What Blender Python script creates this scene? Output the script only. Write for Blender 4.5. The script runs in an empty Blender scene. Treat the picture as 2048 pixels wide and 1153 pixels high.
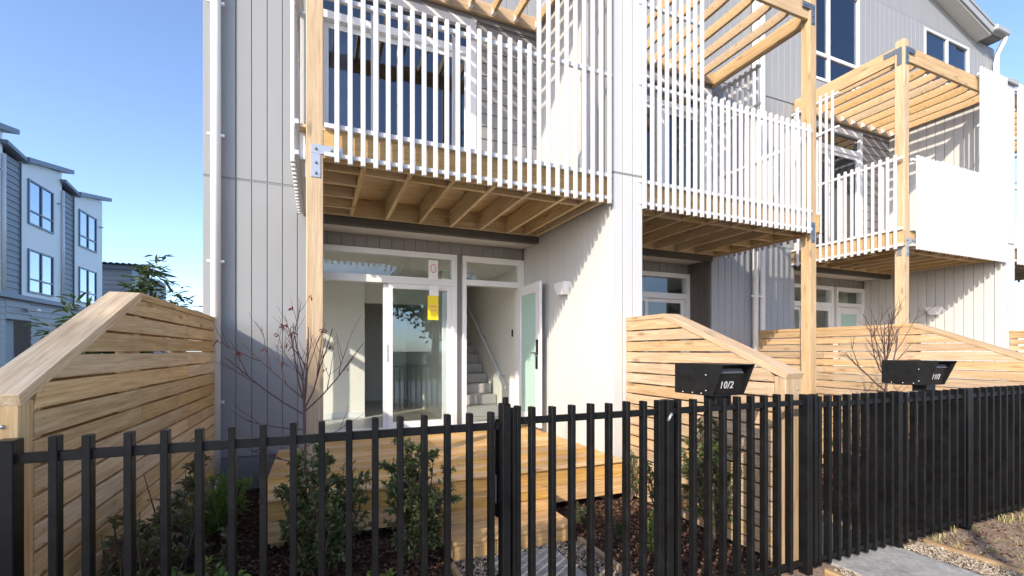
import bpy, math, random
from mathutils import Vector, Matrix
R = random.Random(7)
rad = math.radians
scene = bpy.context.scene
COL = scene.collection

# ------------------------------------------------------------------ camera, sky, sun, exposure
YAW = math.atan(391/922.)
cam_d = bpy.data.cameras.new('camera')
cam = bpy.data.objects.new('camera', cam_d); COL.objects.link(cam)
cam.location = (0, 0, 1.62); cam.rotation_euler = (rad(90), 0, -YAW)
cam_d.sensor_width = 36; cam_d.lens = 36*922/2048.; cam_d.shift_y = (702-576.5)/2048.
cam_d.clip_start = .05; cam_d.clip_end = 3000
scene.camera = cam

LX, LY, LZ = 1.4, 1.0, -.90                       # direction the sunlight travels
elev = math.atan2(-LZ, math.hypot(LX, LY))
azim = math.atan2(-LX, -LY)
world = bpy.data.worlds.new('World'); scene.world = world; world.use_nodes = True
wn = world.node_tree.nodes; wl = world.node_tree.links
sky = wn.new('ShaderNodeTexSky'); sky.sky_type = 'NISHITA'; sky.sun_disc = False
sky.sun_elevation = elev; sky.sun_rotation = azim
sky.air_density = .62; sky.dust_density = .9; sky.ozone_density = 1.9
bg = wn['Background']; bg.inputs['Strength'].default_value = .15
wl.new(sky.outputs[0], bg.inputs[0])
sun_d = bpy.data.lights.new('sun', 'SUN'); sun_d.energy = 2.0; sun_d.angle = rad(.55); sun_d.color = (1, .88, .72)
sun = bpy.data.objects.new('sun', sun_d); COL.objects.link(sun)
sun.rotation_euler = Vector((LX, LY, LZ)).to_track_quat('-Z', 'Y').to_euler()
sun.location = (-20, -15, 25)
vs = scene.view_settings
vs.view_transform = 'Standard'; vs.look = 'None'; vs.exposure = 1.52; vs.gamma = 1; vs.use_curve_mapping = False

# ------------------------------------------------------------------ materials
class NT:
    def __init__(s, name):
        s.m = bpy.data.materials.new(name); s.m.use_nodes = True
        s.n = s.m.node_tree.nodes; s.l = s.m.node_tree.links; s.p = s.n['Principled BSDF']
    def add(s, t, **kw):
        n = s.n.new(t)
        for k, v in kw.items():
            if k in n.inputs.keys() if isinstance(k, str) else False: n.inputs[k].default_value = v
            else: setattr(n, k, v)
        return n
    def ramp(s, stops, src):
        n = s.n.new('ShaderNodeValToRGB'); e = n.color_ramp.elements
        while len(e) < len(stops): e.new(.5)
        for i, (p, c) in enumerate(stops):
            e[i].position = p; e[i].color = (*c, 1) if len(c) == 3 else c
        s.l.new(src, n.inputs[0]); return n.outputs[0]
    def mix(s, a, b, f, mode='MIX'):
        n = s.n.new('ShaderNodeMix'); n.data_type = 'RGBA'; n.blend_type = mode
        for sock, v in ((n.inputs[0], f), (n.inputs[6], a), (n.inputs[7], b)):
            if hasattr(v, 'links'): s.l.new(v, sock)
            else: sock.default_value = v if not isinstance(v, tuple) else ((*v, 1) if len(v) == 3 else v)
        return n.outputs[2]
    def coords(s, scale=(1, 1, 1), rnd=True):
        tc = s.n.new('ShaderNodeTexCoord'); mp = s.n.new('ShaderNodeMapping')
        src = tc.outputs['Object']
        if rnd:
            oi = s.n.new('ShaderNodeObjectInfo'); ml = s.n.new('ShaderNodeMath'); ml.operation = 'MULTIPLY'; ml.inputs[1].default_value = 57.
            s.l.new(oi.outputs['Random'], ml.inputs[0])
            ad = s.n.new('ShaderNodeVectorMath'); ad.operation = 'ADD'
            s.l.new(src, ad.inputs[0]); s.l.new(ml.outputs[0], ad.inputs[1]); src = ad.outputs[0]; s.oi = oi
        mp.inputs['Scale'].default_value = scale; s.l.new(src, mp.inputs[0]); return mp.outputs[0]
    def noise(s, vec, scale, detail=4, rough=.55, dist=0):
        n = s.n.new('ShaderNodeTexNoise'); n.inputs['Scale'].default_value = scale; n.inputs['Detail'].default_value = detail
        n.inputs['Roughness'].default_value = rough; n.inputs['Distortion'].default_value = dist
        s.l.new(vec, n.inputs['Vector']); return n.outputs[0]
    def bump(s, h, strength, dist=.01):
        n = s.n.new('ShaderNodeBump'); n.inputs['Strength'].default_value = strength; n.inputs['Distance'].default_value = dist
        s.l.new(h, n.inputs['Height']); s.l.new(n.outputs[0], s.p.inputs['Normal'])
    def col(s, c):
        if hasattr(c, 'links'): s.l.new(c, s.p.inputs['Base Color'])
        else: s.p.inputs['Base Color'].default_value = (*c, 1)
    def set(s, **kw):
        for k, v in kw.items(): s.p.inputs[k.replace('_', ' ')].default_value = v

def paint(name, c, rough=.55, var=.06, spec=.4):
    t = NT(name); v = t.coords((1, 1, 1)); n = t.noise(v, 2.3, 5)
    a = tuple(x*(1-var) for x in c); b = tuple(min(1, x*(1+var)) for x in c)
    base = t.ramp([(.3, a), (.7, b)], n)
    r2 = t.n.new('ShaderNodeMapRange'); r2.inputs[3].default_value = 1-var; r2.inputs[4].default_value = 1+var*.6
    t.l.new(t.oi.outputs['Random'], r2.inputs[0])
    hv = t.n.new('ShaderNodeHueSaturation'); t.l.new(r2.outputs[0], hv.inputs['Value']); t.l.new(base, hv.inputs['Color'])
    t.col(hv.outputs[0]); t.set(Roughness=rough, Specular_IOR_Level=spec)
    f = t.noise(v, 90, 3); t.bump(f, .08, .004)
    return t.m

def wood(name, lo, mid, hi, rough=.62, stain=.25, stain_col=(.16, .10, .05), rndv=.22, knots=True):
    t = NT(name); v = t.coords((1.1, 15, 15))
    g = t.noise(v, 1.6, 6, .62, .9)
    base = t.ramp([(.25, lo), (.5, mid), (.75, hi)], g)
    fine = t.noise(t.coords((3, 110, 110)), 1.0, 3)
    base = t.mix(base, t.ramp([(.3, (.60, .52, .42)), (.62, (1, 1, 1))], fine), .62, 'MULTIPLY')
    if knots:
        vo = t.n.new('ShaderNodeTexVoronoi'); vo.inputs['Scale'].default_value = 1.0
        t.l.new(t.coords((2.1, 7.5, 7.5)), vo.inputs['Vector'])
        k = t.ramp([(.06, (1, 1, 1)), (.19, (0, 0, 0))], vo.outputs['Distance'])
        base = t.mix(base, tuple(x*.5 for x in lo), t.mix((0, 0, 0), k, .75))
    bl = t.ramp([(.52, (0, 0, 0)), (.78, (1, 1, 1))], t.noise(t.coords((.9, 3, 3)), 1.3, 4))
    base = t.mix(base, stain_col, t.mix((0, 0, 0), bl, stain))
    hs = t.n.new('ShaderNodeHueSaturation')
    mr = t.n.new('ShaderNodeMapRange'); mr.inputs[3].default_value = 1-rndv; mr.inputs[4].default_value = 1+rndv*.75
    t.l.new(t.oi.outputs['Random'], mr.inputs[0]); t.l.new(mr.outputs[0], hs.inputs['Value'])
    sm = t.n.new('ShaderNodeMath'); sm.operation = 'FRACT'; s2 = t.n.new('ShaderNodeMath'); s2.operation = 'MULTIPLY'; s2.inputs[1].default_value = 7.31
    t.l.new(t.oi.outputs['Random'], s2.inputs[0]); t.l.new(s2.outputs[0], sm.inputs[0])
    m3 = t.n.new('ShaderNodeMapRange'); m3.inputs[3].default_value = .82; m3.inputs[4].default_value = 1.12
    t.l.new(sm.outputs[0], m3.inputs[0]); t.l.new(m3.outputs[0], hs.inputs['Saturation'])
    t.l.new(base, hs.inputs['Color']); t.col(hs.outputs[0]); t.set(Roughness=rough, Specular_IOR_Level=.25)
    t.bump(fine, .25, .002)
    return t.m

def glass(name, tint=(1, 1, 1), ior=1.5, boost=0.0):
    t = NT(name); t.n.remove(t.p)
    out = [n for n in t.n if n.type == 'OUTPUT_MATERIAL'][0]
    tr = t.n.new('ShaderNodeBsdfTransparent'); tr.inputs[0].default_value = (*tint, 1)
    gl = t.n.new('ShaderNodeBsdfGlossy'); gl.inputs['Roughness'].default_value = .005; gl.inputs[0].default_value = (.90, .95, 1, 1)
    g = t.n.new('ShaderNodeNewGeometry'); dt = t.n.new('ShaderNodeVectorMath'); dt.operation = 'DOT_PRODUCT'
    t.l.new(g.outputs['Normal'], dt.inputs[0]); t.l.new(g.outputs['Incoming'], dt.inputs[1])
    def mth(op, a, b=None):
        n = t.n.new('ShaderNodeMath'); n.operation = op; n.use_clamp = op == 'ADD'
        for i, v in enumerate((a, b)):
            if v is None: continue
            if hasattr(v, 'links'): t.l.new(v, n.inputs[i])
            else: n.inputs[i].default_value = v
        return n
    f0 = ((ior-1)/(ior+1))**2
    sch = mth('POWER', mth('SUBTRACT', 1.0, mth('ABSOLUTE', dt.outputs['Value']).outputs[0]).outputs[0], 5.0)
    ad = mth('ADD', mth('MULTIPLY', sch.outputs[0], 1-f0).outputs[0], f0+boost)
    mx = t.n.new('ShaderNodeMixShader'); t.l.new(ad.outputs[0], mx.inputs[0]); t.l.new(tr.outputs[0], mx.inputs[1]); t.l.new(gl.outputs[0], mx.inputs[2])
    t.l.new(mx.outputs[0], out.inputs[0]); return t.m

def leafmat(name, cols, trans=.35, rough=.45):
    t = NT(name); g = t.n.new('ShaderNodeNewGeometry')
    c = t.ramp([(i/(len(cols)-1), k) for i, k in enumerate(cols)], g.outputs['Random Per Island'])
    t.col(c); t.set(Roughness=rough, Specular_IOR_Level=.4)
    out = [n for n in t.n if n.type == 'OUTPUT_MATERIAL'][0]
    tl = t.n.new('ShaderNodeBsdfTranslucent'); t.l.new(c, tl.inputs[0])
    mx = t.n.new('ShaderNodeMixShader'); mx.inputs[0].default_value = trans
    t.l.new(t.p.outputs[0], mx.inputs[1]); t.l.new(tl.outputs[0], mx.inputs[2]); t.l.new(mx.outputs[0], out.inputs[0])
    return t.m

def ground_mat(name, cols, scale, rough=.95, bump=.6, rnd=False):
    t = NT(name); v = t.coords((1, 1, 1), rnd)
    n = t.noise(v, scale, 8, .7); n2 = t.noise(v, scale*9, 4, .7)
    c = t.ramp([(i/(len(cols)-1)*.5+.25, k) for i, k in enumerate(cols)], n)
    c = t.mix(c, t.ramp([(.35, (.45, .45, .45)), (.65, (1.0, 1.0, 1.0))], n2), .7, 'MULTIPLY')
    t.col(c); t.set(Roughness=rough, Specular_IOR_Level=.2); t.bump(n2, bump, .02); return t.m

def flat(name, c, rough=.5, metal=0., spec=.5):
    t = NT(name); t.col(c); t.set(Roughness=rough, Metallic=metal, Specular_IOR_Level=spec); return t.m

def island(name, cols, rough=.8):
    t = NT(name); g = t.n.new('ShaderNodeNewGeometry')
    t.col(t.ramp([(i/(len(cols)-1), k) for i, k in enumerate(cols)], g.outputs['Random Per Island'])); t.set(Roughness=rough, Specular_IOR_Level=.25); return t.m

M = {}
M['grey'] = paint('grey cladding paint', (.285, .292, .30), .5, .02)
M['greyback'] = paint('grey cladding shadow joint', (.21, .215, .22), .6, .02)
M['white'] = paint('white wall paint', (.53, .53, .525), .5, .012)
M['whiteback'] = paint('white groove paint', (.24, .24, .235), .6, .01)
M['slatwhite'] = paint('white powder coat', (.56, .56, .57), .38, .015)
M['trim'] = paint('white joinery', (.74, .74, .75), .35, .015)
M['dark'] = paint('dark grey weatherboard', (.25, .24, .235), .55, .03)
M['brown'] = paint('shaded recess cladding', (.13, .115, .105), .55, .04)  # brown-grey tone carries the shade on the recess side wall
M['beam'] = paint('dark fascia', (.085, .08, .075), .6, .04)
M['soffit'] = paint('soffit board', (.62, .61, .58), .6, .02)
M['steel'] = flat('galvanised steel', (.47, .48, .50), .42, .75)
M['steeldark'] = flat('bolt steel', (.20, .21, .22), .45, .8)
M['bluesteel'] = flat('blued bracket', (.16, .19, .24), .45, .6)
M['pine'] = wood('structural pine', (.43, .28, .135), (.54, .375, .20), (.62, .455, .265), stain=.12, stain_col=(.40, .22, .07), rndv=.10)
M['joist'] = wood('treated joist', (.52, .38, .20), (.66, .51, .30), (.76, .62, .39), stain=.2, stain_col=(.24, .15, .06), rndv=.16)
M['fence'] = wood('fence board pine', (.40, .25, .125), (.53, .37, .215), (.62, .47, .295), stain=.22, stain_col=(.36, .20, .09), rndv=.15)
M['fenceold'] = wood('weathered fence board', (.52, .325, .155), (.72, .505, .27), (.83, .63, .38), stain=.42, stain_col=(.34, .22, .09), rndv=.2)
M['deckw'] = wood('decking pine', (.52, .29, .10), (.72, .44, .175), (.84, .56, .255), stain=.2, stain_col=(.36, .2, .09), rndv=.16)
M['edging'] = wood('timber edging', (.25, .17, .10), (.36, .26, .16), (.46, .34, .22))
def black(name, c):
    t = NT(name); v = t.coords((1, 1, 1)); n = t.noise(v, 14, 6, .7)
    t.col(t.ramp([(.35, c), (.75, tuple(x*1.7+.004 for x in c))], n)); t.l.new(t.ramp([(.3, (.28,)*3), (.7, (.5,)*3)], t.noise(v, 5, 3)), t.p.inputs['Roughness'])
    t.set(Specular_IOR_Level=.25); return t.m
M['black'] = black('black powder coat', (.0034, .0036, .0040))
M['mail'] = black('mailbox black', (.008, .008, .008))
M['frost'] = flat('frosted door glass', (.42, .60, .55), .22, 0, .5)
M['glass'] = glass('clear window glass', (.93, .96, .95), 1.5, .02)
M['glassup'] = glass('tinted window glass', (.55, .6, .66), 1.52, .05)
M['concrete'] = ground_mat('foundation concrete', [(.17, .17, .165), (.24, .24, .23), (.30, .30, .29)], 3, .9, .2)
M['paver'] = ground_mat('path concrete', [(.31, .30, .28), (.38, .37, .345), (.44, .43, .40)], 2.2, .85, .12)
M['soil'] = ground_mat('bed soil', [(.03, .018, .012), (.055, .032, .022), (.085, .055, .04)], 6, .95, .9)
M['verge'] = ground_mat('verge soil', [(.24, .165, .115), (.34, .245, .18), (.44, .335, .25)], 4.5, .95, .9)
M['grass'] = ground_mat('rough grass ground', [(.06, .075, .03), (.10, .11, .05), (.17, .15, .08)], 2.5)
M['lane'] = ground_mat('pale bounce lane', [(.36, .35, .33), (.42, .41, .385), (.47, .46, .43)], 3, .9, .1)  # made pale so the unseen road bounces sunlight into the shade
M['mulch'] = island('bark mulch chips', [(.035, .018, .012), (.075, .032, .02), (.12, .06, .038), (.21, .13, .085), (.06, .03, .02)])
M['gravel'] = island('garden pebbles', [(.15, .115, .085), (.28, .23, .175), (.42, .36, .285), (.20, .145, .10), (.50, .445, .37)], .7)
M['straw'] = island('dry grass blades', [(.34, .27, .14), (.45, .37, .2), (.25, .22, .09), (.20, .23, .07)])
M['bark'] = flat('young bark', (.11, .075, .06), .8)
M['barkred'] = flat('maple twig bark', (.085, .045, .04), .7)
M['trunkgrey'] = flat('pale trunk bark', (.20, .165, .14), .8)
M['leafdark'] = leafmat('glossy dark leaves', [(.075, .12, .04), (.11, .16, .055), (.15, .19, .075), (.20, .155, .085), (.12, .165, .06)], .32, .32)
M['leafbronze'] = leafmat('bronze green leaves', [(.12, .105, .045), (.17, .145, .065), (.10, .14, .05), (.19, .12, .07), (.14, .17, .065)], .32, .35)
M['leaflight'] = leafmat('light green leaves', [(.19, .31, .06), (.26, .40, .08), (.15, .25, .055), (.34, .40, .10)], .45)
M['leafmid'] = leafmat('tree leaves', [(.03, .06, .022), (.05, .09, .03), (.075, .12, .04), (.10, .13, .05)], .35)
M['leafred'] = leafmat('dried maple leaves', [(.16, .035, .03), (.22, .06, .05), (.12, .03, .03)], .4)
M['wallin'] = paint('interior wall paint', (.83, .80, .735), .7, .01)
M['floorin'] = paint('interior floor', (.60, .60, .565), .4, .05)
M['carpet'] = paint('stair carpet', (.42, .40, .38), .95, .05)
M['roof'] = paint('roof steel', (.34, .35, .36), .45, .04)
M['slate'] = paint('slate blue weatherboard', (.26, .285, .32), .55, .04)
M['slateroof'] = paint('slate roof steel', (.20, .23, .29), .5, .04)
M['nwhite'] = paint('neighbour white paint', (.86, .86, .84), .6, .015)
M['nframe'] = flat('neighbour window frame', (.13, .17, .22), .4)
M['garage'] = paint('garage door', (.30, .30, .31), .5, .02)
M['nglass'] = glass('sky blue window glass', (.22, .36, .55), 1.55, .30)
M['room'] = flat('dim room', (.06, .065, .075), .9)  # near-black colour puts the rooms' dimness into their surfaces
M['tagwhite'] = flat('tag white', (.8, .8, .8), .5); M['tagyellow'] = flat('tag yellow', (.85, .66, .02), .5); M['tagpink'] = flat('tag pink', (.75, .18, .28), .5)
M['numeral'] = flat('silver numerals', (.62, .64, .66), .35, .3)
M['silver'] = flat('brushed metal', (.6, .6, .62), .3, .9)

# ------------------------------------------------------------------ object helpers
W = {}                                              # world matrices by object name
cache = {}
def link(o, parent, mw):
    COL.objects.link(o)
    if parent is not None:
        o.parent = parent; o.matrix_parent_inverse = W[parent.name].inverted()
    o.matrix_basis = mw; W[o.name] = mw.copy(); return o
def tag(o, label, cat, group=None, kind=None):
    if label: o['label'] = label
    if cat: o['category'] = cat
    if group: o['group'] = group
    if kind: o['kind'] = kind
    return o
def empty(name, loc, label=None, cat=None, group=None, parent=None):
    o = bpy.data.objects.new(name, None); o.empty_display_size = .2
    link(o, parent, Matrix.Translation(loc)); return tag(o, label, cat, group)
def meshobj(name, verts, faces, mat, parent=None, mw=None, smooth=False):
    me = bpy.data.meshes.new(name); me.from_pydata([tuple(v) for v in verts], [], faces); me.update()
    if mat: me.materials.append(M[mat])
    if smooth: me.polygons.foreach_set('use_smooth', [True]*len(me.polygons))
    o = bpy.data.objects.new(name, me); return link(o, parent, mw or Matrix.Identity(4))
def boxmesh(L, w, t, b, mat):
    key = (round(L, 4), round(w, 4), round(t, 4), b, mat)
    if key in cache: return cache[key]
    hx, hy, hz = L/2, w/2, t/2
    if b <= 0:
        vs_ = [(x, y, z) for x in (-hx, hx) for y in (-hy, hy) for z in (-hz, hz)]
        fs = [(0, 1, 3, 2), (4, 6, 7, 5), (0, 4, 5, 1), (2, 3, 7, 6), (0, 2, 6, 4), (1, 5, 7, 3)]
    else:
        b = min(b, hx*.45, hy*.45, hz*.45); vs_ = []; idx = {}
        for sx in (-1, 1):
            for sy in (-1, 1):
                for sz in (-1, 1):
                    for a in range(3):
                        p = [sx*(hx-b), sy*(hy-b), sz*(hz-b)]; p[a] = (sx*hx, sy*hy, sz*hz)[a]
                        idx[(sx, sy, sz, a)] = len(vs_); vs_.append(tuple(p))
        fs = []
        I = lambda s, a: idx[(*s, a)]
        for a in range(3):
            o1, o2 = [k for k in range(3) if k != a]
            for s in (-1, 1):
                q = []
                for (u, v) in ((-1, -1), (1, -1), (1, 1), (-1, 1)):
                    sg = [0, 0, 0]; sg[a] = s; sg[o1] = u; sg[o2] = v; q.append(I(sg, a))
                fs.append(tuple(q))
        for a in range(3):
            o1, o2 = [k for k in range(3) if k != a]
            for u in (-1, 1):
                for v in (-1, 1):
                    s0 = [0, 0, 0]; s0[a] = -1; s0[o1] = u; s0[o2] = v; s1 = list(s0); s1[a] = 1
                    fs.append((I(s0, o1), I(s1, o1), I(s1, o2), I(s0, o2)))
        for sx in (-1, 1):
            for sy in (-1, 1):
                for sz in (-1, 1): fs.append(tuple(I((sx, sy, sz), a) for a in range(3)))
    me = bpy.data.meshes.new('piece'); me.from_pydata(vs_, [], fs); me.update()
    if b > 0:
        import bmesh
        bm = bmesh.new(); bm.from_mesh(me); bmesh.ops.recalc_face_normals(bm, faces=bm.faces); bm.to_mesh(me); bm.free()
    me.materials.append(M[mat]); cache[key] = me; return me
AX = {'x': Matrix.Identity(3), 'y': Matrix(((0, -1, 0), (1, 0, 0), (0, 0, 1))), 'z': Matrix(((0, 0, -1), (0, 1, 0), (1, 0, 0)))}
T = [1, 0.]                                        # unit transform: X -> sign*x + offset
def fx(x): return T[0]*x + T[1]
def B(name, x0, x1, y0, y1, z0, z1, mat, parent=None, b=.003, raw=False):
    """box given by its extents; its longest side becomes local X so that grain runs along it"""
    if not raw: x0, x1 = sorted((fx(x0), fx(x1)))
    d = (x1-x0, y1-y0, z1-z0); a = max(range(3), key=lambda i: d[i])
    if a == 0: L, w, t = d; m = AX['x']
    elif a == 1: L, w, t = d[1], d[0], d[2]; m = AX['y']
    else: L, w, t = d[2], d[1], d[0]; m = AX['z']
    me = boxmesh(L, w, t, b, mat); o = bpy.data.objects.new(name, me)
    return link(o, parent, Matrix.Translation(((x0+x1)/2, (y0+y1)/2, (z0+z1)/2)) @ m.to_4x4())
def bar(name, p, q, w, t, mat, parent=None, up=(0, 0, 1), b=.003):
    p, q = Vector(p), Vector(q); x = (q-p); L = x.length; x.normalize(); z = Vector(up); y = z.cross(x).normalized(); z = x.cross(y)
    m = Matrix((x, y, z)).transposed().to_4x4()
    o = bpy.data.objects.new(name, boxmesh(L, w, t, b, mat)); return link(o, parent, Matrix.Translation((p+q)/2) @ m)
def prism(name, prof, axis, a0, a1, mat, parent=None, smooth=False):
    """profile (2-D points) extruded along axis; axis 'x': prof=(y,z); 'y': prof=(x,z); 'z': prof=(x,y)"""
    n = len(prof)
    f = {'x': lambda u, v, a: (a, u, v), 'y': lambda u, v, a: (u, a, v), 'z': lambda u, v, a: (u, v, a)}[axis]
    vs_ = [f(u, v, a0) for u, v in prof]+[f(u, v, a1) for u, v in prof]
    fs = [tuple(range(n)), tuple(range(2*n-1, n-1, -1))]+[(i, (i+1) % n, n+(i+1) % n, n+i) for i in range(n)]
    c = Vector((sum(v[0] for v in vs_)/len(vs_), sum(v[1] for v in vs_)/len(vs_), sum(v[2] for v in vs_)/len(vs_)))
    import bmesh
    o = meshobj(name, [Vector(v)-c for v in vs_], fs, mat, parent, Matrix.Translation(c), smooth)
    bm = bmesh.new(); bm.from_mesh(o.data); bmesh.ops.recalc_face_normals(bm, faces=bm.faces); bm.to_mesh(o.data); bm.free(); return o
def tube(name, pts, radii, mat, parent=None, n=10, cap=True):
    V, F = [], []; tubedata(V, F, [Vector(p) for p in pts], radii, n, cap)
    c = Vector(pts[0]); return meshobj(name, [v-c for v in V], F, mat, parent, Matrix.Translation(c), True)
def tubedata(V, F, pts, radii, n=6, cap=True):
    if not isinstance(radii, (list, tuple)): radii = [radii]*len(pts)
    base = len(V); prev = None
    for i, p in enumerate(pts):
        d = (pts[min(i+1, len(pts)-1)]-pts[max(i-1, 0)]).normalized()
        if prev is None: u = d.orthogonal().normalized()
        else:
            u = prev-d*prev.dot(d)
            u = u.normalized() if u.length > 1e-5 else d.orthogonal().normalized()
        prev = u; w = d.cross(u)
        for k in range(n):
            a = 2*math.pi*k/n; V.append(p+(u*math.cos(a)+w*math.sin(a))*radii[i])
    for i in range(len(pts)-1):
        for k in range(n):
            a = base+i*n+k; b2 = base+i*n+(k+1) % n; F.append((a, b2, b2+n, a+n))
    if cap:
        F.append(tuple(base+k for k in range(n))[::-1]); F.append(tuple(base+(len(pts)-1)*n+k for k in range(n)))

# ------------------------------------------------------------------ setting: ground
def sheet(name, x0, x1, y0, y1, z, mat, nx=1, ny=1, amp=0):
    vs_, fs = [], []
    for j in range(ny+1):
        for i in range(nx+1):
            e = 0 if i in (0, nx) or j in (0, ny) else 1
            vs_.append((x0+(x1-x0)*i/nx, y0+(y1-y0)*j/ny, z+e*amp*R.uniform(-1, 1)))
    for j in range(ny):
        for i in range(nx):
            a = j*(nx+1)+i; fs.append((a, a+1, a+nx+2, a+nx+1))
    o = meshobj(name, vs_, fs, mat); o['kind'] = 'structure'; return o
sheet('ground', -900, 900, -900, 900, -.06, 'grass')
sheet('road', -300, 300, -12, -2.9, -.05, 'lane')
sheet('bounce_footpath', -300, 300, -2.55, -.75, .002, 'paver', 200, 1)  # unseen strip added behind the camera to bounce sunlight at the houses
sheet('verge', -60, 60, -2.6, 2.34, -.015, 'verge', 300, 14, .012)
sheet('garden_bed', -60, 60, 2.34, 6.3, -.012, 'soil', 300, 12, .008)

# ------------------------------------------------------------------ townhouses
YF, YW, YD = 4.33, 6.2, 6.72                       # balcony front, wall face, ground-floor door plane
BL = 3.045                                         # wing wall face (unit local)
ORD = ['first', 'second', 'third', 'fourth']
def vboards(x0, x1, y, z0, z1, pitch, mat, parent, thick=.014, gap=.007, holes=()):
    """vertical cladding boards with recessed joints on a plane facing -Y; holes = (xa, xb, za, zb)"""
    n = max(1, round((x1-x0)/pitch)); p = (x1-x0)/n
    for i in range(n):
        a, b_ = x0+i*p+gap/2, x0+(i+1)*p-gap/2; segs = [(a, b_, z0, z1)]
        for (xa, xb, za, zb) in holes:
            new = []
            for (sa, sb, sc, sd) in segs:
                if sb <= xa+.005 or sa >= xb-.005 or sd <= za or sc >= zb: new.append((sa, sb, sc, sd)); continue
                if sc < za: new.append((sa, sb, sc, za))
                if sd > zb: new.append((sa, sb, zb, sd))
                if sa < xa-.004: new.append((sa, xa, max(sc, za), min(sd, zb)))
                if sb > xb+.004: new.append((xb, sb, max(sc, za), min(sd, zb)))
            segs = new
        for (sa, sb, sc, sd) in segs:
            if sb-sa > .006 and sd-sc > .02: B('cladding_board', sa, sb, y-thick, y, sc, sd, mat, parent, .003)
def window(parent, name, x0, x1, y, z0, z1, bars=(), transoms=(), gl='glassup', fr=.055, deep=.08):
    w = empty(name, (fx((x0+x1)/2), y, z0), parent=parent)
    B('window_frame', x0, x0+fr, y, y+deep, z0, z1, 'trim', w); B('window_frame', x1-fr, x1, y, y+deep, z0, z1, 'trim', w)
    B('window_frame', x0+fr, x1-fr, y, y+deep, z1-fr, z1, 'trim', w); B('window_frame', x0+fr, x1-fr, y, y+deep, z0, z0+fr, 'trim', w)
    xs = [x0+fr]+[v for b_ in bars for v in (b_-.035, b_+.035)]+[x1-fr]
    zs = [z0+fr]+[v for t_ in transoms for v in (t_-.035, t_+.035)]+[z1-fr]
    for b_ in bars: B('mullion', b_-.035, b_+.035, y+.004, y+deep-.004, z0+fr, z1-fr, 'trim', w)
    for t_ in transoms:
        for i in range(0, len(xs), 2): B('mullion', xs[i], xs[i+1], y+.006, y+deep-.006, t_-.035, t_+.035, 'trim', w)
    for i in range(0, len(xs), 2):
        for j in range(0, len(zs), 2): B('pane', xs[i], xs[i+1], y+.035, y+.043, zs[j], zs[j+1], gl, w, 0)
    return w

def leaf_frame(parent, x0, x1, y, z0, z1, gl, st=.07):
    B('window_frame', x0, x0+st, y, y+.035, z0, z1, 'trim', parent); B('window_frame', x1-st, x1, y, y+.035, z0, z1, 'trim', parent)
    B('window_frame', x0+st, x1-st, y, y+.035, z0, z0+st, 'trim', parent); B('window_frame', x0+st, x1-st, y, y+.035, z1-st, z1, 'trim', parent)
    B('pane', x0+st, x1-st, y+.014, y+.02, z0+st, z1-st, gl, parent, 0)

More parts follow.
